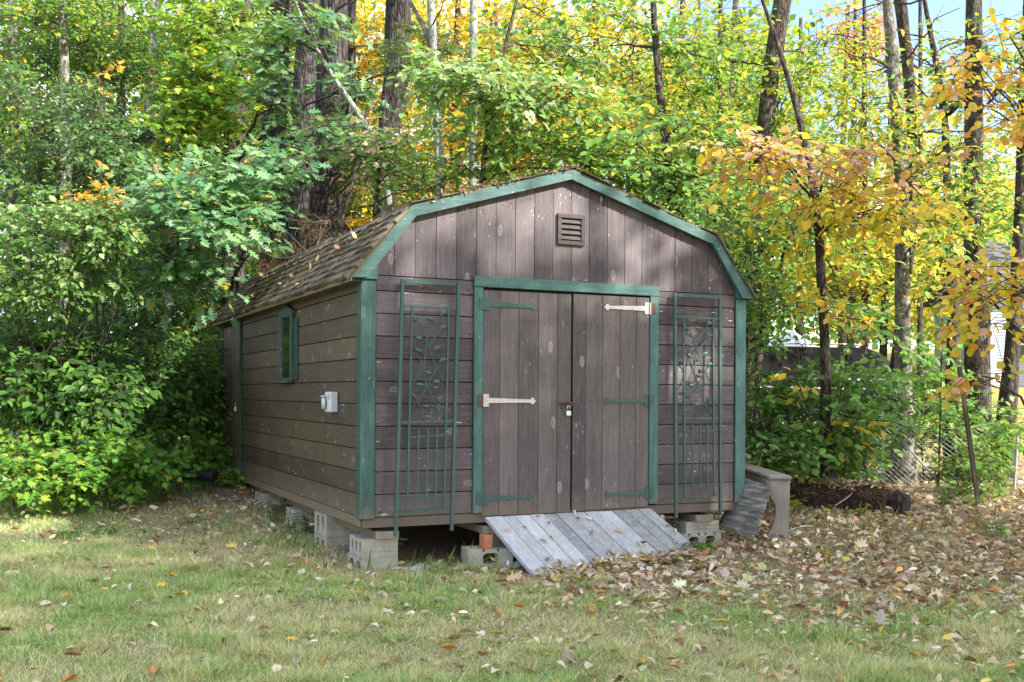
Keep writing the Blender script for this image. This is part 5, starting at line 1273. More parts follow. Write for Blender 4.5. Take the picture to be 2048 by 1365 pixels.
shrub('green_shrub', 'yellow speckled green shrub against the rear corner of the shed', 390, 900, 14, [(390, 830, 60, 70, 13.8, .7, 100), (410, 740, 40, 90, 14, .6, 90), (350, 760, 60, 60, 14.2, .6, 60), (430, 660, 22, 60, 14.6, .4, 36)], 'round', [GM, GL, YG, YE], [4, 4, 2, .8], .08, .4, 11, hole=.2)
shrub('autumn_olive', 'arching shrub with small pale sunlit leaves at the left edge', 40, 900, 11.4, [(60, 520, 110, 70, 10.6, .6, 120), (170, 480, 90, 60, 10.7, .6, 90), (50, 600, 90, 45, 10.6, .5, 60), (40, 420, 80, 50, 10.8, .6, 44), (180, 560, 70, 40, 10.9, .5, 40)], 'oval', [(.15, .27, .07), (.10, .21, .05), (.27, .36, .14), (.07, .16, .035)], None, .075, .34, 13, parts=300, key='olive', hole=.3, tilt=.6, cat='shrub')
shrub('autumn_olive', 'upper boughs of small pale leaves above the sunlit shrub at left', 120, 900, 12.5, [(140, 300, 110, 55, 12.2, .7, 90), (60, 200, 90, 50, 12.2, .7, 60), (210, 330, 80, 50, 12.4, .6, 60), (180, 220, 70, 40, 12.4, .6, 36), (30, 320, 60, 40, 12.2, .6, 40)], 'oval', [(.07, .15, .045), (.12, .20, .07), (.05, .12, .03)], None, .07, .36, 13, hole=.4, tilt=.6)
shrub('yellow_shrub', 'patch of orange yellow leaves amid the pale shrub at left', 175, 900, 11.6, [(165, 410, 50, 20, 11.2, .3, 14), (190, 425, 22, 24, 11.2, .3, 8), (215, 385, 20, 18, 11.3, .3, 4), (190, 170, 30, 14, 12.3, .3, 4)], 'maple', [(.60, .36, .06), YE, ORG], None, .10, .3, 8, stems=2, hole=0)
# right undergrowth
US = [GM, (.11, .24, .055), GL, (.19, .34, .09)]
shrub('spicebush', 'dense green shrub right against the shed corner', 1515, 920, 12, [(1530, 830, 50, 60, 11.9, .6, 34), (1505, 710, 22, 60, 12, .4, 16), (1530, 890, 60, 36, 11.6, .5, 36), (1505, 620, 26, 40, 12.2, .4, 14)], 'oval', US, None, .10, .45, 10, parts=150, key='spice', hole=.1)
shrub('spicebush', 'large leafed green bush in front of the black car', 1660, 920, 12.6, [(1650, 830, 90, 60, 12.2, .7, 84), (1720, 760, 70, 40, 12.3, .6, 36), (1560, 770, 60, 40, 12.4, .4, 26), (1640, 740, 70, 24, 12.5, .5, 16), (1670, 880, 60, 40, 12.2, .6, 46), (1600, 610, 60, 22, 12.8, .5, 10), (1750, 650, 60, 30, 13, .5, 12)], 'oval', US, None, .125, .5, 10, parts=300, key='spice2', hole=.15)
shrub('spicebush', 'cluster of clear yellow leaves glowing low in the green bush', 1700, 930, 11.8, [(1690, 848, 36, 22, 11.7, .2, 5), (1735, 862, 28, 16, 11.7, .2, 3), (1600, 770, 20, 22, 11.7, .2, 2), (1590, 735, 14, 10, 11.7, .2, 1), (1680, 625, 40, 22, 11.8, .2, 4)], 'round', [YE, (.60, .42, .05)], None, .115, .3, 6, stems=2, hole=0, parts=90, key='ylw')
shrub('green_shrub', 'fresh green thicket behind the chain link fence', 1850, 930, 15.6, [(1840, 850, 90, 60, 15.4, .8, 90), (1760, 860, 60, 50, 15.6, .7, 50), (1930, 850, 60, 60, 15.2, .7, 60), (1850, 730, 30, 50, 16.5, .6, 16), (1990, 830, 60, 70, 15.6, .7, 60)], 'maple', [(.10, .24, .035), GL, GM, YG], None, .095, .4, 10, hole=.3)
shrub('green_shrub', 'low fine leafed shrub at the foot of the fence by the leaning post', 1900, 960, 13.4, [(1915, 925, 30, 25, 13.3, .3, 22), (1985, 890, 35, 50, 13.5, .4, 44), (1980, 950, 40, 20, 13, .4, 22)], 'maple', [(.13, .27, .05), GL, YG], None, .075, .3, 10, hole=.15)
shrub('green_shrub', 'small bright green shrub touching the log from behind', 1620, 930, 12.4, [(1600, 905, 60, 30, 12.3, .4, 40), (1690, 925, 60, 22, 12.5, .4, 30), (1540, 915, 40, 22, 12, .4, 22)], 'maple', [(.17, .34, .05), (.26, .38, .06), GL], None, .10, .25, 8, parts=60, key='bram2', hole=.05, width=.5)
def herb(label, u, v, D, h, n, kind='maple', colors=BG, ls=.09, spread=.12, name='seedling', cat='plant', nl=7, group=None):
    q = at(u, v, D); z = gz(q[0], q[1]); root = thing(name, label, cat, (q[0], q[1], z), group); mb = MB(); P = []; Dv = []; Nv = []
    for i in range(n):
        a = rng.uniform(0, 6.28); d = unit(V3(math.cos(a), math.sin(a), rng.uniform(.8, 2.2))); Ln = h * rng.uniform(.5, 1.0)
        b_ = V3(q[0] + rng.uniform(-spread, spread), q[1] + rng.uniform(-spread, spread), z - .01); e = b_ + d * Ln
        mb.tube([b_, (b_ + e) / 2 + V3(0, 0, .02), e], [.004, .003, .002], 4)
        for j in range(nl):
            f = rng.uniform(.35, 1); a2 = rng.uniform(0, 6.28); P.append(b_ + (e - b_) * f + .02 * rng.standard_normal(3)); Dv.append(V3(math.cos(a2), math.sin(a2), rng.uniform(-.5, .3))); Nv.append(V3(0, 0, 1) + .35 * rng.standard_normal(3))
    mb.build('stem', M['twig'], root, kind='stuff')
    P = np.array(P); k = min(len(P), 60)
    leaf_children(root, kind, colors, None, P[:k], unit(np.array(Dv))[:k], unit(np.array(Nv))[:k], ls * rng.uniform(.6, 1.2, k), 'herb' + kind + str(len(colors)) + str(colors[0]))
herb('dark green weed clump growing against the right front pier', 1410, 1068, 9.1, .20, 7, 'slim', [GM, (.07, .20, .05), GL], .10, .08)
herb('fern like green plant in front of the third pier at left', 597, 1080, 10.0, .30, 12, 'slim', [(.07, .19, .05), (.10, .24, .07)], .06, .14, nl=5, name='weed')
herb('vine tangle hanging by the third block pier at left', 560, 1030, 10.6, .35, 6, 'round', [(.05, .13, .04), GM], .05, .08, name='weed')
herb('yellow tinged maple seedling in front of the rotten log', 1722, 1000, 11.1, .20, 3, 'maple', [(.35, .38, .06), YG, PALE], .10, .05)
herb('green lobed seedling growing by the left end of the log', 1592, 985, 11.3, .34, 3, 'maple', [(.20, .34, .07), (.3, .4, .08)], .10, .05)
herb('small yellow green seedling beside the ramp bottom edge', 1027, 1140, 8.1, .09, 4, 'oval', [(.3, .44, .05), (.2, .36, .04)], .045, .04)
herb('lone green weed cluster on the bare ground at left', 150, 1035, 9.6, .12, 9, 'oval', [(.06, .19, .06), (.10, .25, .07)], .06, .18)
herb('pair of green weeds right of the lone cluster on bare ground', 205, 1030, 9.8, .10, 6, 'oval', [(.06, .19, .06), (.13, .28, .06)], .06, .1)
herb('little green sprout on bare soil near the drain pipe', 395, 1035, 10.4, .12, 5, 'oval', [(.08, .2, .05)], .05, .1)
herb('small weed at the edge of the ramp lower right', 1350, 1090, 8.7, .10, 7, 'slim', [(.10, .2, .07), (.2, .24, .1)], .05, .12)
herb('feathery grey green seedling in front of the fence', 1890, 1000, 12.2, .34, 10, 'slim', [(.10, .17, .09), (.13, .2, .09)], .09, .12)
herb('green seedling at the foot of the leaning metal post', 1965, 1005, 11.9, .2, 5, 'maple', BG, .09, .1)
herb('low plant in the leaf litter near the right edge', 1990, 1060, 10.4, .12, 6, 'oval', BG, .07, .15)
# dead pine branch with orange needles on the roof
t = thing('dead_pine_branch', 'dead pine branch with rusty orange needles lying on the left roof slope', 'branch', (.2, 4.2, 2.3))
mb = MB(); CB = []
def br(pts, r0):
    pts = [at(u, v, d) for u, v, d in pts]; mb.tube(pts, np.linspace(r0, r0 * .3, len(pts)), 6); CB.append(np.array(pts)); return pts
br([(660, 482, 12.5), (640, 492, 12.6), (610, 508, 12.8), (575, 522, 13.1), (545, 522, 13.3), (520, 508, 13.5)], .016)
br([(610, 508, 12.8), (590, 490, 13.0), (570, 470, 13.1), (555, 455, 13.2)], .009); br([(575, 522, 13.1), (550, 500, 13.2), (530, 480, 13.4)], .008)
br([(630, 497, 12.7), (640, 470, 12.8), (650, 450, 12.9)], .008); br([(655, 447, 13), (620, 450, 13.1), (590, 448, 13.2), (560, 440, 13.4)], .012); br([(640, 447, 13), (630, 440, 13.1), (622, 430, 13.2)], .006)
br([(545, 522, 13.3), (530, 540, 13.2), (520, 560, 13.0)], .007); br([(600, 512, 12.9), (592, 530, 12.6), (575, 545, 12.5)], .006)
mb.build('branch_wood', M['twig_pale'], t, smooth=True)
P = []; 
for c_ in [(510, 490, 13.5), (505, 515, 13.4), (520, 535, 13.2), (535, 505, 13.4), (560, 510, 13.2), (545, 530, 13.2), (555, 475, 13.2), (600, 435, 13.2), (602, 450, 13.1), (630, 460, 12.9), (640, 478, 12.8), (617, 480, 12.9), (535, 555, 13.0), (590, 500, 13.0), (575, 495, 13.1), (520, 475, 13.5), (640, 450, 13.0), (525, 548, 13.1)]:
    a_ = at(*c_)
    for _ in range(46): P.append((a_ + .05 * rng.standard_normal(3), unit(rng.standard_normal(3) + V3(0, 0, -.9))))
TPL['pneedle'] = (np.array([(-.018, 0, 0), (.018, 0, 0), (0, 1, 0)], float), [[0, 1, 2]])
Pn = np.array([q[0] for q in P]); Dn = np.array([q[1] for q in P])
new_obj('needles', leaves_mesh('needles', 'pneedle', Pn, Dn, unit(rng.standard_normal((len(P), 3))), .13 * rng.uniform(.6, 1.2, len(P)), pal([(.80, .42, .24), (.85, .52, .32), (.62, .30, .16)], len(P))), t, M['leaf_dry'], kind='stuff')

# ================================================================== FENCE, POSTS
fence = thing('chain_link_fence', 'sagging chain link wire fence behind the light grey trunk', 'fence', (*at(1830, 950, 14.5)[:2], -.2))
fA, fB = at(1600, 930, 14.4), at(1985, 930, 13.9); fA[2] = gz(fA[0], fA[1]); fB[2] = gz(fB[0], fB[1])
fl_ = np.linalg.norm(fB - fA); fd = (fB - fA) / fl_; fnm = unit(np.cross(fd, UP)); H_ = 1.05; cell = .078
def fpt(s, h):
    sag = -.10 * math.sin(s * 1.1) * (h / H_) - .16 * math.exp(-((s - 1.9) / .9) ** 2) * (h / H_); lean = .10 * math.sin(s * .9) * h
    x = fA + fd * s + fnm * lean; return V3(x[0], x[1], gz(x[0], x[1]) + .02 + h + sag)
mb = MB(); ncol = int(fl_ / cell); nrow = int(H_ / (cell / 2))
P0, P1, P2 = [], [], []
for c_ in range(ncol):
    for r in range(nrow):
        s0 = (c_ + (0 if r % 2 == 0 else .5)) * cell; s1 = (c_ + (.5 if r % 2 == 0 else 0)) * cell
        for sg in (1, -1):
            if sg == 1: a0, a1 = fpt(s0, r * cell / 2), fpt(s1, (r + 1) * cell / 2)
            else: a0, a1 = fpt(s0 + (0 if r % 2 == 0 else 0), r * cell / 2), fpt(s1 - cell if r % 2 == 0 else s1 + cell, (r + 1) * cell / 2)
            P0.append(a0); P1.append((a0 + a1) / 2 + fnm * .003 * sg); P2.append(a1)
new_obj('wire_mesh', batch_tubes(np.array(P0), np.array(P1), np.array(P2), .0022, .0022), fence, M['galv'], kind='stuff')
mb.tube([fpt(s, H_) for s in np.linspace(0, fl_, 30)], .006, 6); mb.build('top_wire', M['galv'], fence)
for s in (.3, 3.3):
    mb = MB(); mb.tube([fpt(s, -.1), fpt(s, H_ + .05)], .024, 10); mb.build('line_post', M['galv'], fence)
def post(label, p0, p1, r, mk, name, flat=False):
    a_, b_ = p0, p1; t = thing(name, label, 'post', (float(b_[0]), float(b_[1]), float(b_[2]))); mb = MB()
    if flat:
        ax = unit(a_ - b_); sd = unit(np.cross(ax, FWD)); n = unit(np.cross(sd, ax))
        for o_, w_, d_ in ((0, r, .004), (-r + .004, .004, .022), (r - .004, .004, .022)):
            mb.prism([b_ + sd * (o_ - w_) + n * d_, b_ + sd * (o_ + w_) + n * d_, b_ + sd * (o_ + w_) - n * .004, b_ + sd * (o_ - w_) - n * .004], V3(0, 0, 0), a_ - b_)
    else: mb.tube([a_, (a_ + b_) / 2, b_], r, 12)
    mb.build('shaft', M[mk], t); return t
pb_ = at(1963, 990, 12.2); pb_[2] = gz(pb_[0], pb_[1]) - .1
post('rusty brown steel post leaning left in front of the wide trunk', at(1919, 722, 12.4), pb_, .024, 'rust_post', 'steel_post', True)
pb_ = at(2029, 948, 13.8); pb_[2] = gz(pb_[0], pb_[1]) - .1
post('thin pale fence post standing near the right edge', at(2036, 858, 13.8), pb_, .020, 'galv', 'fence_post')
# dead stick against the fence
t = thing('dead_stick', 'fallen grey stick propped diagonally against the fence', 'stick', at(1850, 920, 14)); mb = MB()
mb.tube([at(1805, 872, 14.1), at(1835, 905, 14), at(1862, 935, 13.8), at(1885, 955, 13.6)], [.008, .012, .014, .012], 6); mb.build('stick_wood', M['twig_pale'], t, smooth=True)
t = thing('dead_stick', 'thin pale stick resting on the front of the rotten log', 'stick', at(1700, 980, 11.3)); mb = MB()
mb.tube([at(1672, 1004, 11.1), at(1700, 985, 11.3), at(1722, 962, 11.6)], [.006, .007, .005], 6); mb.build('stick_wood', M['twig_pale'], t, smooth=True)

# ================================================================== CAR, COVER, HOUSE
def suv():
    c = at(1640, 820, 21.5); g = gz(c[0], c[1]); t = thing('parked_car', 'black car with roof rails parked behind the green bushes', 'car', (c[0], c[1], g))
    a = unit(RGT * 1.0 + FWD * .25); s = V3(-a[1], a[0], 0); Wd = .92
    def P(x, y, z): return V3(c[0], c[1], g) + a * x + s * y + V3(0, 0, z)
    body = [(-2.3, .45), (-2.35, .95), (-2.2, 1.12), (-1.95, 1.17), (2.28, 1.10), (2.36, .8), (2.32, .42), (1.95, .32), (-2.0, .32)]
    mb = MB(); mb.prism([P(x, -Wd, z) for x, z in body], V3(0, 0, 0), s * 2 * Wd); mb.build('body', M['car_paint'], t)
    cab = [(-1.95, 1.172), (-1.70, 1.66), (-1.45, 1.77), (.55, 1.79), (.90, 1.68), (1.45, 1.172)]
    V = []; 
    for y, k in ((-Wd, 0), (Wd, 1)):
        for x, z in cab: V.append(P(x, y * (.97 if z < 1.3 else .80), z))
    mb = MB(); mb.add(V, [list(range(6))[::-1], list(range(6, 12))] + [[i, (i + 1) % 6, 6 + (i + 1) % 6, 6 + i] for i in range(6)]); cb = mb.build('cabin', M['car_paint'], t)
    for x0, x1 in ((-1.60, -.95), (-.88, .05), (.12, 1.1)):
        mb = MB(); zt = 1.64
        tx1 = min(x1, .85); tx0 = max(x0, -1.48)
        mb.prism([P(x0, -Wd * .955, 1.22), P(x1, -Wd * .955, 1.22), P(tx1, -Wd * .835, zt), P(tx0, -Wd * .835, zt)], V3(0, 0, 0), -s * .012); mb.build('side_glass', M['car_glass'], t)
    mb = MB(); mb.prism([P(1.02, -.62, 1.62), P(1.02, .62, 1.62), P(1.46, .75, 1.22), P(1.46, -.75, 1.22)], V3(0, 0, 0), V3(0, 0, .012) + a * .012); mb.build('windscreen', M['car_glass'], t)
    for y in (-.66, .66): 
        mb = MB(); mb.tube([P(-1.4, y, 1.78), P(-1.3, y, 1.84), P(.4, y, 1.85), P(.55, y, 1.79)], .018, 6); mb.build('roof_rail', M['chrome'], t)
    mb = MB(); mb.box((0, 0, 0), (.01, .01, .01)); 
    mb = MB(); mb.prism([P(-2.1, -Wd - .004, .98), P(2.2, -Wd - .004, .93), P(2.2, -Wd - .004, .96), P(-2.1, -Wd - .004, 1.01)], V3(0, 0, 0), -s * .01); mb.build('side_trim', M['chrome'], t)
    mb = MB(); mb.prism([P(-2.37, -.9, .8), P(-2.2, -Wd - .006, .8), P(-2.15, -Wd - .006, 1.05), P(-2.3, -.9, 1.05)], V3(0, 0, 0), a * .02); mb.build('tail_lamp', M['lens_red'], t)
    for x in (-1.4, 1.42):
        for y in (-Wd + .02, Wd - .22):
            mb = MB(); mb.tube([P(x, y, .35), P(x, y + .2, .35)], .35, 24); w = mb.build('wheel', M['tyre'], t)
            mb = MB(); mb.tube([P(x, y - .012, .35), P(x, y + .0, .35)], .22, 16); mb.build('rim', M['steel'], w)
suv()
c = at(1600, 700, 25.5); g = gz(c[0], c[1])
t = thing('covered_boat', 'pale blue white cover with a sloping top showing behind the black car', 'cover', (c[0], c[1], g))
a = unit(RGT + FWD * .1); s = V3(-a[1], a[0], 0)
mb = MB(); base = V3(c[0], c[1], g)
hs = [(-1.0, .4, 1.1), (-.85, 1.75, 1.1), (-.2, 2.05, 1.0), (.6, 1.55, .9), (1.6, 1.05, .7), (2.2, .6, .3)]
V = []
for x, z, w in hs: V += [base + a * x - s * w + V3(0, 0, .25), base + a * x - s * w * .75 + V3(0, 0, z * .8), base + a * x + V3(0, 0, z), base + a * x + s * w * .75 + V3(0, 0, z * .8), base + a * x + s * w + V3(0, 0, .25)]
mb.add(V, [[i * 5 + j, i * 5 + j + 1, i * 5 + j + 6, i * 5 + j + 5] for i in range(5) for j in range(4)] + [[0, 1, 2, 3, 4], [25 + k for k in (4, 3, 2, 1, 0)]])
mb.build('cover_sheet', M['tarp'], t, smooth=False)
mb = MB(); 
for x in (-.6, 1.2): mb.tube([base + a * x + V3(0, 0, -.1), base + a * x + V3(0, 0, .5)], .12, 8)
mb.build('support', M['bench_wood'], t)
# white sided house
c = at(2000, 740, 36); g = gz(c[0], c[1]) - .1
hs_ = thing('neighbour_house', 'white clapboard house with a small window beyond the trees at right', 'house', (c[0], c[1], g))
a = unit(RGT - FWD * .12); s = V3(-a[1], a[0], 0)
def PH(x, y, z): return V3(c[0], c[1], g) + a * x + s * y + V3(0, 0, z)
mb = MB(); mb.prism([PH(-.3, 0, 0), PH(7.5, 0, 0), PH(7.5, 7, 0), PH(-.3, 7, 0)], V3(0, 0, 0), V3(0, 0, 3.5)); wl_ = mb.build('wall', M['house_white'], hs_)
mb = MB()
for k in range(34):
    z = .05 + k * .10; mb.prism([PH(-.3, -.03, z), PH(-.3, -.005, z + .095), PH(-.3, -.005, z)], V3(0, 0, 0), a * 7.8)
mb.build('clapboards', M['house_white'], wl_, kind='stuff')
mb = MB(); mb.prism([PH(-.7, -.5, 3.42), PH(-.7, 3.5, 5.4), PH(-.7, 7.5, 3.42), PH(-.7, 7.5, 3.55), PH(-.7, 3.5, 5.55), PH(-.7, -.5, 3.55)], V3(0, 0, 0), a * 8.6); mb.build('roof', M['house_roof'], hs_)
for x in (.75, 4.2):
    mb = MB(); mb.prism([PH(x - .42, -.06, .95), PH(x + .42, -.06, .95), PH(x + .42, -.06, 2.15), PH(x - .42, -.06, 2.15)], V3(0, 0, 0), s * .05); w = mb.build('window', M['white_plastic'], hs_)
    for x0, x1, z0, z1 in ((-.34, .34, 1.02, 1.50), (-.34, .34, 1.57, 2.08)):
        mb = MB(); mb.prism([PH(x + x0, -.066, z0), PH(x + x1, -.066, z0), PH(x + x1, -.066, z1), PH(x + x0, -.066, z1)], V3(0, 0, 0), s * .004); mb.build('pane', M['glass_dark'], w)
mb = MB(); mb.prism([PH(-.33, -.04, 0), PH(-.18, -.04, 0), PH(-.18, -.04, 2.6), PH(-.33, -.04, 2.6)], V3(0, 0, 0), s * .03); mb.build('corner_trim', M['white_plastic'], hs_)

# ================================================================== GRASS, LITTER, NEEDLES
def in_view(n, dmin, dmax, pw=1.0, extra=60):
    D = dmin + (dmax - dmin) * rng.random(n) ** pw; u = rng.uniform(-extra, 2048 + extra, n)
    p = CAM + D[:, None] * (FWD + ((u - 1024) / F)[:, None] * RGT); return p[:, 0], p[:, 1]
def outside_shed(x, y, m=.0): return ~((x > m) & (x < W - m) & (y > .15) & (y < LEN))
def outside_ramp(x, y): 
    f = np.clip(-y / .78, 0, 1); return ~((y < -.02) & (y > -.80) & (x > 1.03 + .05 * f) & (x < 2.62 + .35 * f) & (y > -.80 + .28 * (x - 1.1)))
def grass_field():
    n = 1350000; x, y = in_view(n, 4.3, 15, 1.6)
    lit = litter_amount(x, y); dens = 1 - .85 * lit; dens = dens * (.45 + .85 * fbm(x * 1.6, y * 1.6, 71, 3)) * (1 - .8 * sstep(4.5, 6, y))
    bare = sstep(.50, .66, fbm(x * .9 + 4, y * .9, 77, 3)) * .5
    bare = np.maximum(bare, .55 * sstep(1.4, 3.6, y - .2 * x) * (x < 0))
    k = (rng.random(n) < dens * (1 - bare)) & outside_shed(x, y, .1) & outside_ramp(x, y)
    x, y = x[k], y[k]; n = len(x); z = ground(x, y)
    tall = .6 * fbm(x * 2.2, y * 2.2, 83, 2) + 1.15 * sstep(.52, .78, fbm(x * 7, y * 7, 85, 2))
    h = (.016 + .042 * tall) * rng.uniform(.4, 1.6, n) * np.where(rng.random(n) < .03, 2.0, 1.0); w = rng.uniform(.0013, .0026, n)
    an = rng.uniform(0, 2 * math.pi, n); sx = np.stack([np.cos(an), np.sin(an), np.zeros(n)], 1)
    a2 = an + rng.uniform(.8, 2.3, n)
    lean = np.stack([np.cos(a2), np.sin(a2), np.zeros(n)], 1) * (h * rng.uniform(.1, 1.5, n))[:, None]
    b_ = np.stack([x, y, z - .004], 1); tip = b_ + lean + np.array([0, 0, 1]) * (h * rng.uniform(.6, 1.0, n))[:, None]
    ww = sx * w[:, None] * 1.25; V = np.stack([b_ - ww, b_ + ww, tip], 1).reshape(-1, 3)
    hue = fbm(x * 1.1, y * 1.1, 91, 3); dry = sstep(.40, .60, fbm(x * 1.0 + 2, y * 1.4, 95, 3))
    C = pal([(.16, .32, .075), (.28, .44, .14), (.46, .52, .24), (.72, .64, .42)], n, [4, 5, 3.4, 2.4], .25)
    C2 = pal([(.50, .50, .27), (.76, .67, .47), (.58, .47, .31), (.36, .45, .19)], n, [3, 4, 2.4, 2.4], .22)
    C = np.where(rng.random((n, 1)) < dry[:, None] * .8 + .06, C2, C)
    me = fast_mesh('lawn_grass', V, np.arange(n * 3), np.arange(n) * 3, np.full(n, 3), np.repeat(np.clip(C, .01, .9), 3, axis=0))
    new_obj('lawn_grass', me, None, M['grass'], kind='stuff', label='short dry grass of the lawn in front of the shed', cat='grass')
    print('BLADES', n)
grass_field()
def tall_blades():
    n = 900; x, y = in_view(n, 7.4, 11, 1); 
    k = (((y > -.45) & (y < .1) & (x > -.1) & (x < 1.1)) | ((x < 0) & (x > -.35) & (y > 0) & (y < 3)) | ((x > 4.5) & (y > -1))) & outside_ramp(x, y)
    x, y = x[k], y[k]; n = len(x); z = ground(x, y); an = rng.uniform(0, 6.28, n); d = unit(np.stack([np.cos(an) * .4, np.sin(an) * .4, np.ones(n)], 1))
    P = np.stack([x, y, z], 1); TPL['blade'] = (np.array([(-.02, 0, 0), (.02, 0, 0), (.02, .5, .03), (0, 1, .22), (-.02, .5, .03)], float), [[0, 1, 2, 3, 4]])
    me = leaves_mesh('tall_grass', 'blade', P, d, unit(np.stack([-np.sin(an), np.cos(an), np.zeros(n)], 1)), rng.uniform(.10, .24, n), pal([(.14, .28, .06), (.25, .34, .1), (.45, .4, .2)], n))
    new_obj('tall_grass', me, None, M['grass'], kind='stuff', label='longer grass blades along the shed foot', cat='grass')
tall_blades()
def clover():
    n = 26000; x, y = in_view(n, 4.3, 12, 1.3); q = fbm(x * 1.7 + 9, y * 1.7, 101, 3); lit = litter_amount(x, y)
    k = (q > .50 + .12 * lit) & outside_shed(x, y, 0) & outside_ramp(x, y) & (rng.random(n) < .8); x, y = x[k], y[k]; n = len(x)
    P = np.stack([x, y, ground(x, y) + rng.uniform(.004, .03, n)], 1); an = rng.uniform(0, 6.28, n)
    me = leaves_mesh('clover', 'round', P, np.stack([np.cos(an), np.sin(an), rng.uniform(-.2, .4, n)], 1), unit(rng.standard_normal((n, 3)) * .3 + UP), rng.uniform(.010, .024, n), pal([(.09, .20, .07), (.15, .28, .08), (.22, .33, .12)], n))
    new_obj('clover_patches', me, None, M['grass'], kind='stuff', label='small clover and weed leaves dotted through the lawn', cat='ground cover')
clover()
LIT = [(.50, .40, .27), (.64, .54, .39), (.40, .26, .17), (.24, .13, .08), (.50, .28, .12), (.62, .45, .12), (.45, .33, .22), (.70, .62, .48)]
LW = [6, 5, 4, 2.5, 1.6, 1.2, 3.5, 4]
def dry_variant(k):
    r = np.random.default_rng(500 + k); v = []; m = 4
    ww = [.02, r.uniform(.16, .27), r.uniform(.20, .32), r.uniform(.08, .18), .01]; bend = r.uniform(-.25, .45); roll = r.uniform(-.2, 1.3); tw = r.uniform(-.5, .5); side = r.uniform(-.10, .10)
    for i, (w, y) in enumerate(zip(ww, (0, .25, .58, .85, 1.0))):
        z = bend * (y - .4) ** 2 + .03 * r.standard_normal(); c_ = side * math.sin(y * 3); l, q_ = w * r.uniform(.7, 1.2), w * r.uniform(.7, 1.2)
        v += [(c_ - l * math.cos(.6 * roll), y + .03 * r.standard_normal(), z + l * (roll + tw * y)), (c_, y, z), (c_ + q_ * math.cos(.6 * roll), y + .03 * r.standard_normal(), z + q_ * (roll - tw * y))]
    f = []
    for i in range(m):
        a = i * 3; f += [[a, a + 1, a + 4, a + 3], [a + 1, a + 2, a + 5, a + 4]]
    return np.array(v, float), f
for k_ in range(7): TPL['dry%d' % k_] = dry_variant(k_)
def leaves_any(name, kind, P, d, N_, S, C):
    if kind != 'dry': return leaves_mesh(name, kind, P, d, N_, S, C)
    idx = rng.integers(0, 7, len(P)); Vs, Fl, To, Co = [], [], [], []; base = 0
    for k in range(7):
        m_ = idx == k; me = leaves_mesh('tmp', 'dry%d' % k, P[m_], d[m_], N_[m_], S[m_], C[m_]); nv = len(me.vertices)
        co = np.zeros(nv * 3, np.float32); me.vertices.foreach_get('co', co); li = np.zeros(len(me.loops), np.int32); me.loops.foreach_get('vertex_index', li); lt = np.zeros(len(me.polygons), np.int32); me.polygons.foreach_get('loop_total', lt)
        Vs.append(co.reshape(-1, 3)); Fl.append(li + base); To.append(lt); Co.append(np.repeat(C[m_], nv // max(1, m_.sum()), axis=0)); base += nv; bpy.data.meshes.remove(me)
    tot = np.concatenate(To); return fast_mesh(name, np.concatenate(Vs), np.concatenate(Fl), np.concatenate([[0], np.cumsum(tot)[:-1]]), tot, np.concatenate(Co))
def litter(n, dmin, dmax, fn, size, kind, name, label, up=.5, lift=.02, colors=LIT, weights=LW, pw=1.2, matk='leaf_dry'):
    x, y = in_view(n, dmin, dmax, pw, 200); k = (rng.random(n) < fn(x, y)) & outside_shed(x, y, .25) & outside_ramp(x, y); x, y = x[k], y[k]; n = len(x)
    an = rng.uniform(0, 6.28, n); S = rng.uniform(*size, n)
    P = np.stack([x, y, ground(x, y) + rng.uniform(.002, lift, n)], 1); d = np.stack([np.cos(an), np.sin(an), up * .5 * rng.standard_normal(n)], 1)
    me = leaves_any(name, kind, P, d, unit(up * rng.standard_normal((n, 3)) + UP), S, pal(colors, n, weights, .2))
    new_obj(name, me, None, M[matk], kind='stuff', label=label, cat='leaf litter')
litter(26000, 6.0, 24, lambda x, y: litter_amount(x, y) * np.where(x > .5, .82, .16) * (.4 + .7 * fbm(x, y, 111, 2)), (.035, .11), 'dry', 'leaf_litter', 'thick carpet of brown and tan fallen leaves around the shed', up=.8, lift=.06)
litter(5000, 5.4, 14, lambda x, y: litter_amount(x, y) * np.where(x > .5, 1, .3), (.06, .13), 'oak', 'leaf_litter', 'lobed brown oak leaves mixed into the leaf litter', up=.7, lift=.05)
litter(14000, 5.4, 14, lambda x, y: litter_amount(x, y) * np.where(x > .5, 1, .5), (.015, .045), 'dry', 'leaf_litter', 'crumbled leaf fragments between the larger leaves', up=1.0, lift=.03)
litter(9000, 6.0, 16, lambda x, y: litter_amount(x, y) * np.where(x > .5, .9, .15), (.04, .09), 'dry', 'leaf_litter', 'flat brown leaves matted under the curled ones', up=.25, lift=.02)
litter(8000, 4.3, 12, lambda x, y: (.14 + .8 * sstep(-1.2, 2.5, x + .5 * (y + 3))) * np.ones_like(x), (.02, .08), 'dry', 'lawn_leaf_bits', 'small dry leaf scraps caught in the lawn', up=.9, lift=.03)
litter(16000, 6.5, 16, lambda x, y: np.where(x < .8, litter_amount(x, y), .12), (.05, .10), 'pneedle', 'fallen_needles', 'rusty pine needles scattered on the bare soil', up=.15, lift=.012, colors=[(.36, .17, .08), (.45, .25, .12), (.25, .12, .06)], weights=None)
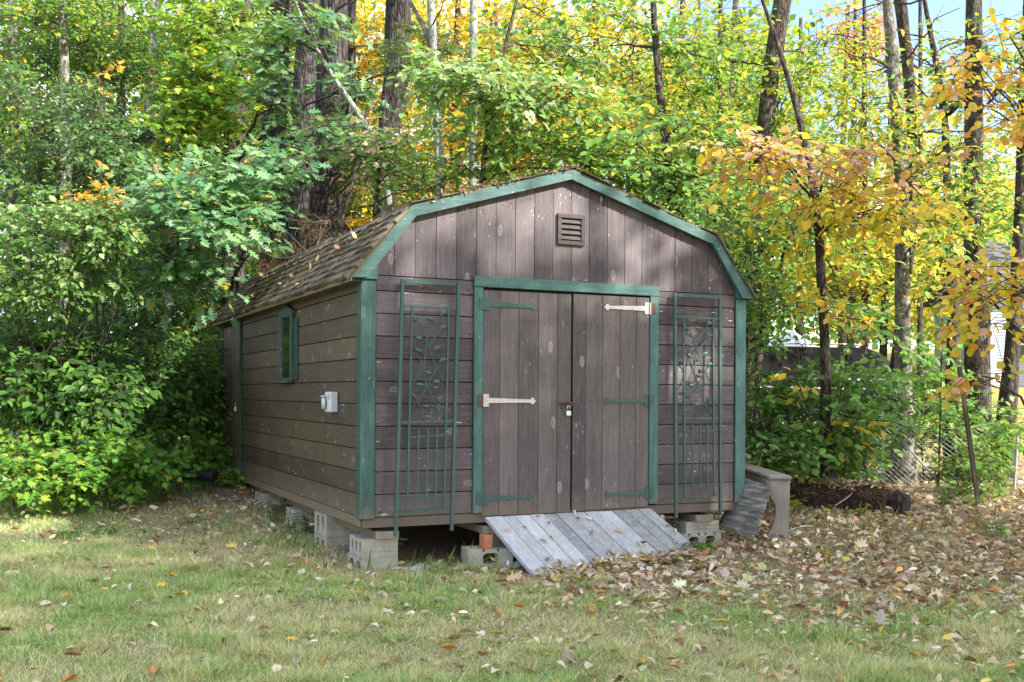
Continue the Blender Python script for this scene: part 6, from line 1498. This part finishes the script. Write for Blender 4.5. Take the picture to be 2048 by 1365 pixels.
# clutter on the roof edge and slopes
def roof_debris():
    a_, up, ln, nrm = slope_frame(0, False); n = 6500
    s = rng.uniform(0, 1, n) ** .8; yy_ = rng.uniform(-.05, LEN, n) ; k = rng.random(n) < (.35 + .65 * fbm(yy_ * 1.4, s * 3, 131, 2)); s, yy_ = s[k], yy_[k]; n = len(s)
    P = a_ + up * (s * ln)[:, None] + V3(0, 1, 0) * yy_[:, None] + nrm * .022
    d = up * rng.standard_normal((n, 1)) + V3(0, 1, 0) * rng.standard_normal((n, 1)) - up * .6 + nrm * .06 * rng.standard_normal((n, 1))
    me = leaves_mesh('roof_needles', 'pneedle', P, d, np.tile(nrm, (n, 1)) + .3 * rng.standard_normal((n, 3)), rng.uniform(.05, .11, n), pal([(.45, .27, .13), (.52, .40, .22), (.30, .16, .08)], n))
    new_obj('needle_debris', me, roof, M['leaf_dry'], kind='stuff')
    P, D_, N_ = [], [], []
    for i, fl2 in ((1, False), (2, True)):
        a_, up, ln, nrm = slope_frame(i, fl2); m_ = 330 if i == 1 else 140; s = rng.random(m_); y_ = -.09 + rng.random(m_) ** 3 * 3
        P.append(a_ + up * (s * ln)[:, None] + V3(0, 1, 0) * y_[:, None] + nrm * rng.uniform(.010, .022, (m_, 1))); N_.append(np.tile(nrm, (m_, 1)) + .5 * rng.standard_normal((m_, 3))); D_.append(rng.standard_normal((m_, 3)))
    P, D_, N_ = map(np.concatenate, (P, D_, N_)); me = leaves_mesh('roof_leaves', 'curl', P, D_, unit(N_), rng.uniform(.02, .06, len(P)), pal([(.20, .13, .08), (.30, .22, .12), (.12, .08, .05), (.22, .2, .06)], len(P)))
    new_obj('roof_litter', me, roof, M['leaf_dry'], kind='stuff')
    a_, up, ln, nrm = slope_frame(0, False); m_ = 26; P = a_ + up * (rng.random(m_) * ln)[:, None] + V3(0, 1, 0) * (rng.random(m_) * LEN)[:, None] + nrm * .03
    leaf_children(roof, 'curl', [(.45, .34, .22), (.5, .42, .2), (.35, .2, .1)], None, P, rng.standard_normal((m_, 3)), np.tile(nrm, (m_, 1)) + .2 * rng.standard_normal((m_, 3)), rng.uniform(.05, .09, m_), 'roofleaf', 'fallen_leaf')
roof_org = roof.location.copy()
_lc = leaf_children
def leaf_children(parent, *a, **k):
    if parent is roof:      # roof already sits so that its own space is world space
        class _P: location = (0, 0, 0)
        kids = set(bpy.data.objects)
        kind, colors, weights, P, Dv, Nv, S, key, name = a
        ms = leaf_variants(kind, colors, key); s, d, u = frames(np.asarray(Dv, float), np.asarray(Nv, float))
        for i in range(len(P)):
            o = bpy.data.objects.new(name, ms[rng.integers(len(ms))]); COL.objects.link(o); o.parent = parent; m = Matrix.Identity(4)
            for r in range(3): m[r][0] = s[i][r] * S[i]; m[r][1] = d[i][r] * S[i]; m[r][2] = u[i][r] * S[i]; m[r][3] = P[i][r]
            o.matrix_local = m
        return
    return _lc(parent, *a, **k)
roof_debris()

# individually lying leaves on the lawn and the ramp
def lone_leaves():
    cols = [('pale tan', (.60, .50, .38)), ('whitish beige', (.66, .60, .50)), ('brown', (.30, .17, .09)), ('golden yellow', (.60, .40, .05)), ('orange', (.55, .26, .06)), ('dark red brown', (.18, .07, .05)), ('dusty light brown', (.44, .31, .20))]
    wt = np.array([5, 5, 3, 2.4, 1.8, 1.5, 3]); wt /= wt.sum(); shapes = [('curled', 'dry%d' % k) for k in range(4)] + [('flattish', 'dry%d' % k) for k in (4, 5, 6)] + [('lobed oak', 'oak')]
    vr = {}
    used = set()
    def place_leaf(P, n, lab_where, S, ci=None):
        for _try in range(30):
            c0_ = rng.choice(len(cols), p=wt) if ci is None else ci; si = rng.choice(8, p=[.14, .14, .14, .14, .13, .13, .12, .06])
            if (c0_, shapes[si][0], lab_where) not in used: break
            if _try == 29: return
            if ci is not None and _try > 8: ci = None
        ci = c0_; used.add((ci, shapes[si][0], lab_where))
        key = (ci, si)
        if key not in vr:
            me = leaves_mesh('fallen_leaf', shapes[si][1], np.zeros((1, 3)), np.array([[0, 1.0, 0]]), np.array([[0, 0, 1.0]]), 1.0, np.array([cols[ci][1]])); me.materials.append(M['leaf_dry']); vr[key] = me
        o = bpy.data.objects.new('fallen_leaf', vr[key]); COL.objects.link(o)
        an = rng.uniform(0, 6.28); d = V3(math.cos(an), math.sin(an), 0); d = unit(d - n * d.dot(n)); s, d2, u_ = frames(d[None], (n + .22 * rng.standard_normal(3))[None])
        for r in range(3): pass
        m = Matrix.Identity(4)
        for r in range(3): m[r][0] = s[0][r] * S; m[r][1] = d2[0][r] * S; m[r][2] = u_[0][r] * S; m[r][3] = P[r]
        o.matrix_world = m
        o['label'] = f'{cols[ci][0]} {shapes[si][0]} leaf {lab_where}'; o['category'] = 'leaf'; o['group'] = 'fallen leaves lying singly in front of the shed'
    sp = []
    while len(sp) < 225:
        x, y = in_view(1, 4.5, 8.6, 1.0, 0); x, y = float(x[0]), float(y[0])
        if not outside_ramp(np.array([x]), np.array([y]))[0] or y > -.1 and x > -.1: continue
        if rng.random() > .35 + .65 * float(sstep(-2.5, 1.5, x)): continue
        if any((x - a) ** 2 + (y - b_) ** 2 < .012 for a, b_ in sp): continue
        sp.append((x, y))
    for x, y in sp:
        d = (np.array([x, y, 0]) - CAM); Dd = d @ FWD; u = 1024 + F * (d @ RGT) / Dd
        col_ = ['at the far left', 'left of the corner pier', 'below the left trellis', 'below the ramp', 'below the right trellis', 'below the bench', 'at the far right'][int(np.clip((u - 0) // 293, 0, 6))]
        row = ['along the photo bottom', 'in the near lawn', 'in the middle lawn', 'in the upper lawn'][int(np.clip((Dd - 4.9) / .85, 0, 3))]
        place_leaf(V3(x, y, gz(x, y) + .022), V3(0, 0, 1), f'{row} {col_}', rng.uniform(.055, .105))
    for k in range(44):
        f = rng.random() ** .7; g_ = rng.random() ** .5
        a = rA + (rB - rA) * f; c_ = rC + (rD - rC) * f; n = unit(np.cross(rB - rA, rC - rA)); n = n if n[2] > 0 else -n
        if rng.random() < .3: continue
        P = a + (c_ - a) * (g_ * .97) + n * .012
        place_leaf(P, n, 'on the ramp, ' + ('left' if f < .33 else 'middle' if f < .66 else 'right') + ' planks, ' + ('low down' if g_ > .66 else 'halfway' if g_ > .33 else 'at the top'), rng.uniform(.035, .075), rng.choice([0, 2, 2, 5, 6, 1, 4]))
    # leaf caught on the lintel
    o_ = onY(1163, 556, -.02); place_leaf(V3(o_[0], -.03, 1.925), unit(V3(.2, -.8, .4)), 'caught on top of the green door lintel', .05, 0)
lone_leaves()
# litter heaped against the low edge of the ramp and on the log
def heap():
    P, N_ = [], []
    for k in range(620):
        f = rng.random() ** .6; c_ = rC + (rD - rC) * f; o = rng.normal(0, .06) - .07; P.append([c_[0] + .2 * o, c_[1] + o, gz(c_[0], c_[1] + o) + rng.uniform(.01, .05)])
    for k in range(800):
        f = rng.random(); c_ = pl_ * (1 - f) + pr_ * f; a = rng.normal(0, .5); r = .165; P.append([c_[0] + math.sin(a) * r * e_[1], c_[1] - math.sin(a) * r * e_[0], c_[2] + math.cos(a) * r + rng.uniform(0, .02)])
    P = np.array(P); n = len(P); me = leaves_any('leaf_heap', 'dry', P, rng.standard_normal((n, 3)) * np.array([1, 1, .3]), unit(rng.standard_normal((n, 3)) * .5 + UP), rng.uniform(.04, .085, n), pal(LIT, n, LW, .2))
    new_obj('leaf_heap', me, None, M['leaf_dry'], kind='stuff', label='leaves heaped along the foot of the ramp and on the log', cat='leaf litter')
heap()

# ================================================================== TREES BEHIND THE VIEWER (they shade the lawn)
def shade_tree(x, y, r, zc, label, first=None):
    t = thing('shade_tree', label, 'tree', (x, y, gz(x, y)), 'trees standing behind the viewer')
    return t
base_t = thing('shade_tree', 'tall tree behind the viewer whose crown shades the lawn', 'tree', (0, 0, 0), 'trees standing behind the viewer')
mb = MB(); zz = np.linspace(-.3, 9, 20); mb.tube(np.stack([.15 * np.sin(zz * .5), .1 * np.cos(zz * .4), zz], 1), np.linspace(.24, .06, 20), 14, ridge=.2); tr = mb.build('trunk', M['bark_brown'], base_t, smooth=True)
mb = MB()
for k in range(22):
    z0 = rng.uniform(3, 8); a = rng.uniform(0, 6.28); Ln = rng.uniform(1.6, 3.6); d = V3(math.cos(a), math.sin(a), .35)
    mb.tube([V3(0, 0, z0) + d * Ln * s_ + V3(0, 0, -.1 * s_ * s_ * Ln) for s_ in np.linspace(0, 1, 6)], np.linspace(.06, .015, 6), 6)
lb = mb.build('limb', M['bark_brown'], base_t, smooth=True)
n = 620; q = rng.uniform(-1, 1, (n * 4, 3)); q = q[np.linalg.norm(q, axis=1) < 1]; s = fbm(q[:, 0] * 2.2 + q[:, 2] * 2, q[:, 1] * 2.2 - q[:, 2] * 2, 7, 3); q = q[s > .47][:n]
Cc = q * np.array([3.6, 3.6, 3.4]) + np.array([0, 0, 6.8]); dd = unit(q * np.array([1, 1, .3]) + .4 * rng.standard_normal(q.shape))
P, Dv, Nv, _ = make_sprays(Cc, dd, rng.uniform(.6, 1.1, len(Cc)), 26, .25, .5)
fo = new_obj('foliage', leaves_mesh('foliage', 'diamond', P, Dv, Nv, rng.uniform(.12, .2, len(P)), pal([GM, GL, YG, YE], len(P), [4, 4, 3, 2])), base_t, M['leaf_far'], kind='stuff')
SH_POS = [(5.2, -10.6, 0, 1.0), (9.0, -9.4, 1.2, 1.05), (2.3, -13.0, 2.5, 1.0), (7.4, -14.2, 4.0, 1.25), (12.6, -12.0, 5.0, 1.2)]
for i, (x, y, a, s) in enumerate(SH_POS):
    if i == 0: o = base_t
    else:
        o = base_t.copy(); COL.objects.link(o)
        for ch in (tr, lb, fo): c2 = ch.copy(); COL.objects.link(c2); c2.parent = o
    o['label'] = ['medium tree behind the viewer, nearest the camera on the right', 'tall tree behind the viewer, farthest to the side', 'medium tree straight behind the viewer', 'large tree in the second row behind the viewer', 'large tree far out at the right behind the viewer'][i]; o.location = (x, y, gz(x, y)); o.rotation_euler = (0, 0, a); o.scale = (s, s, s)
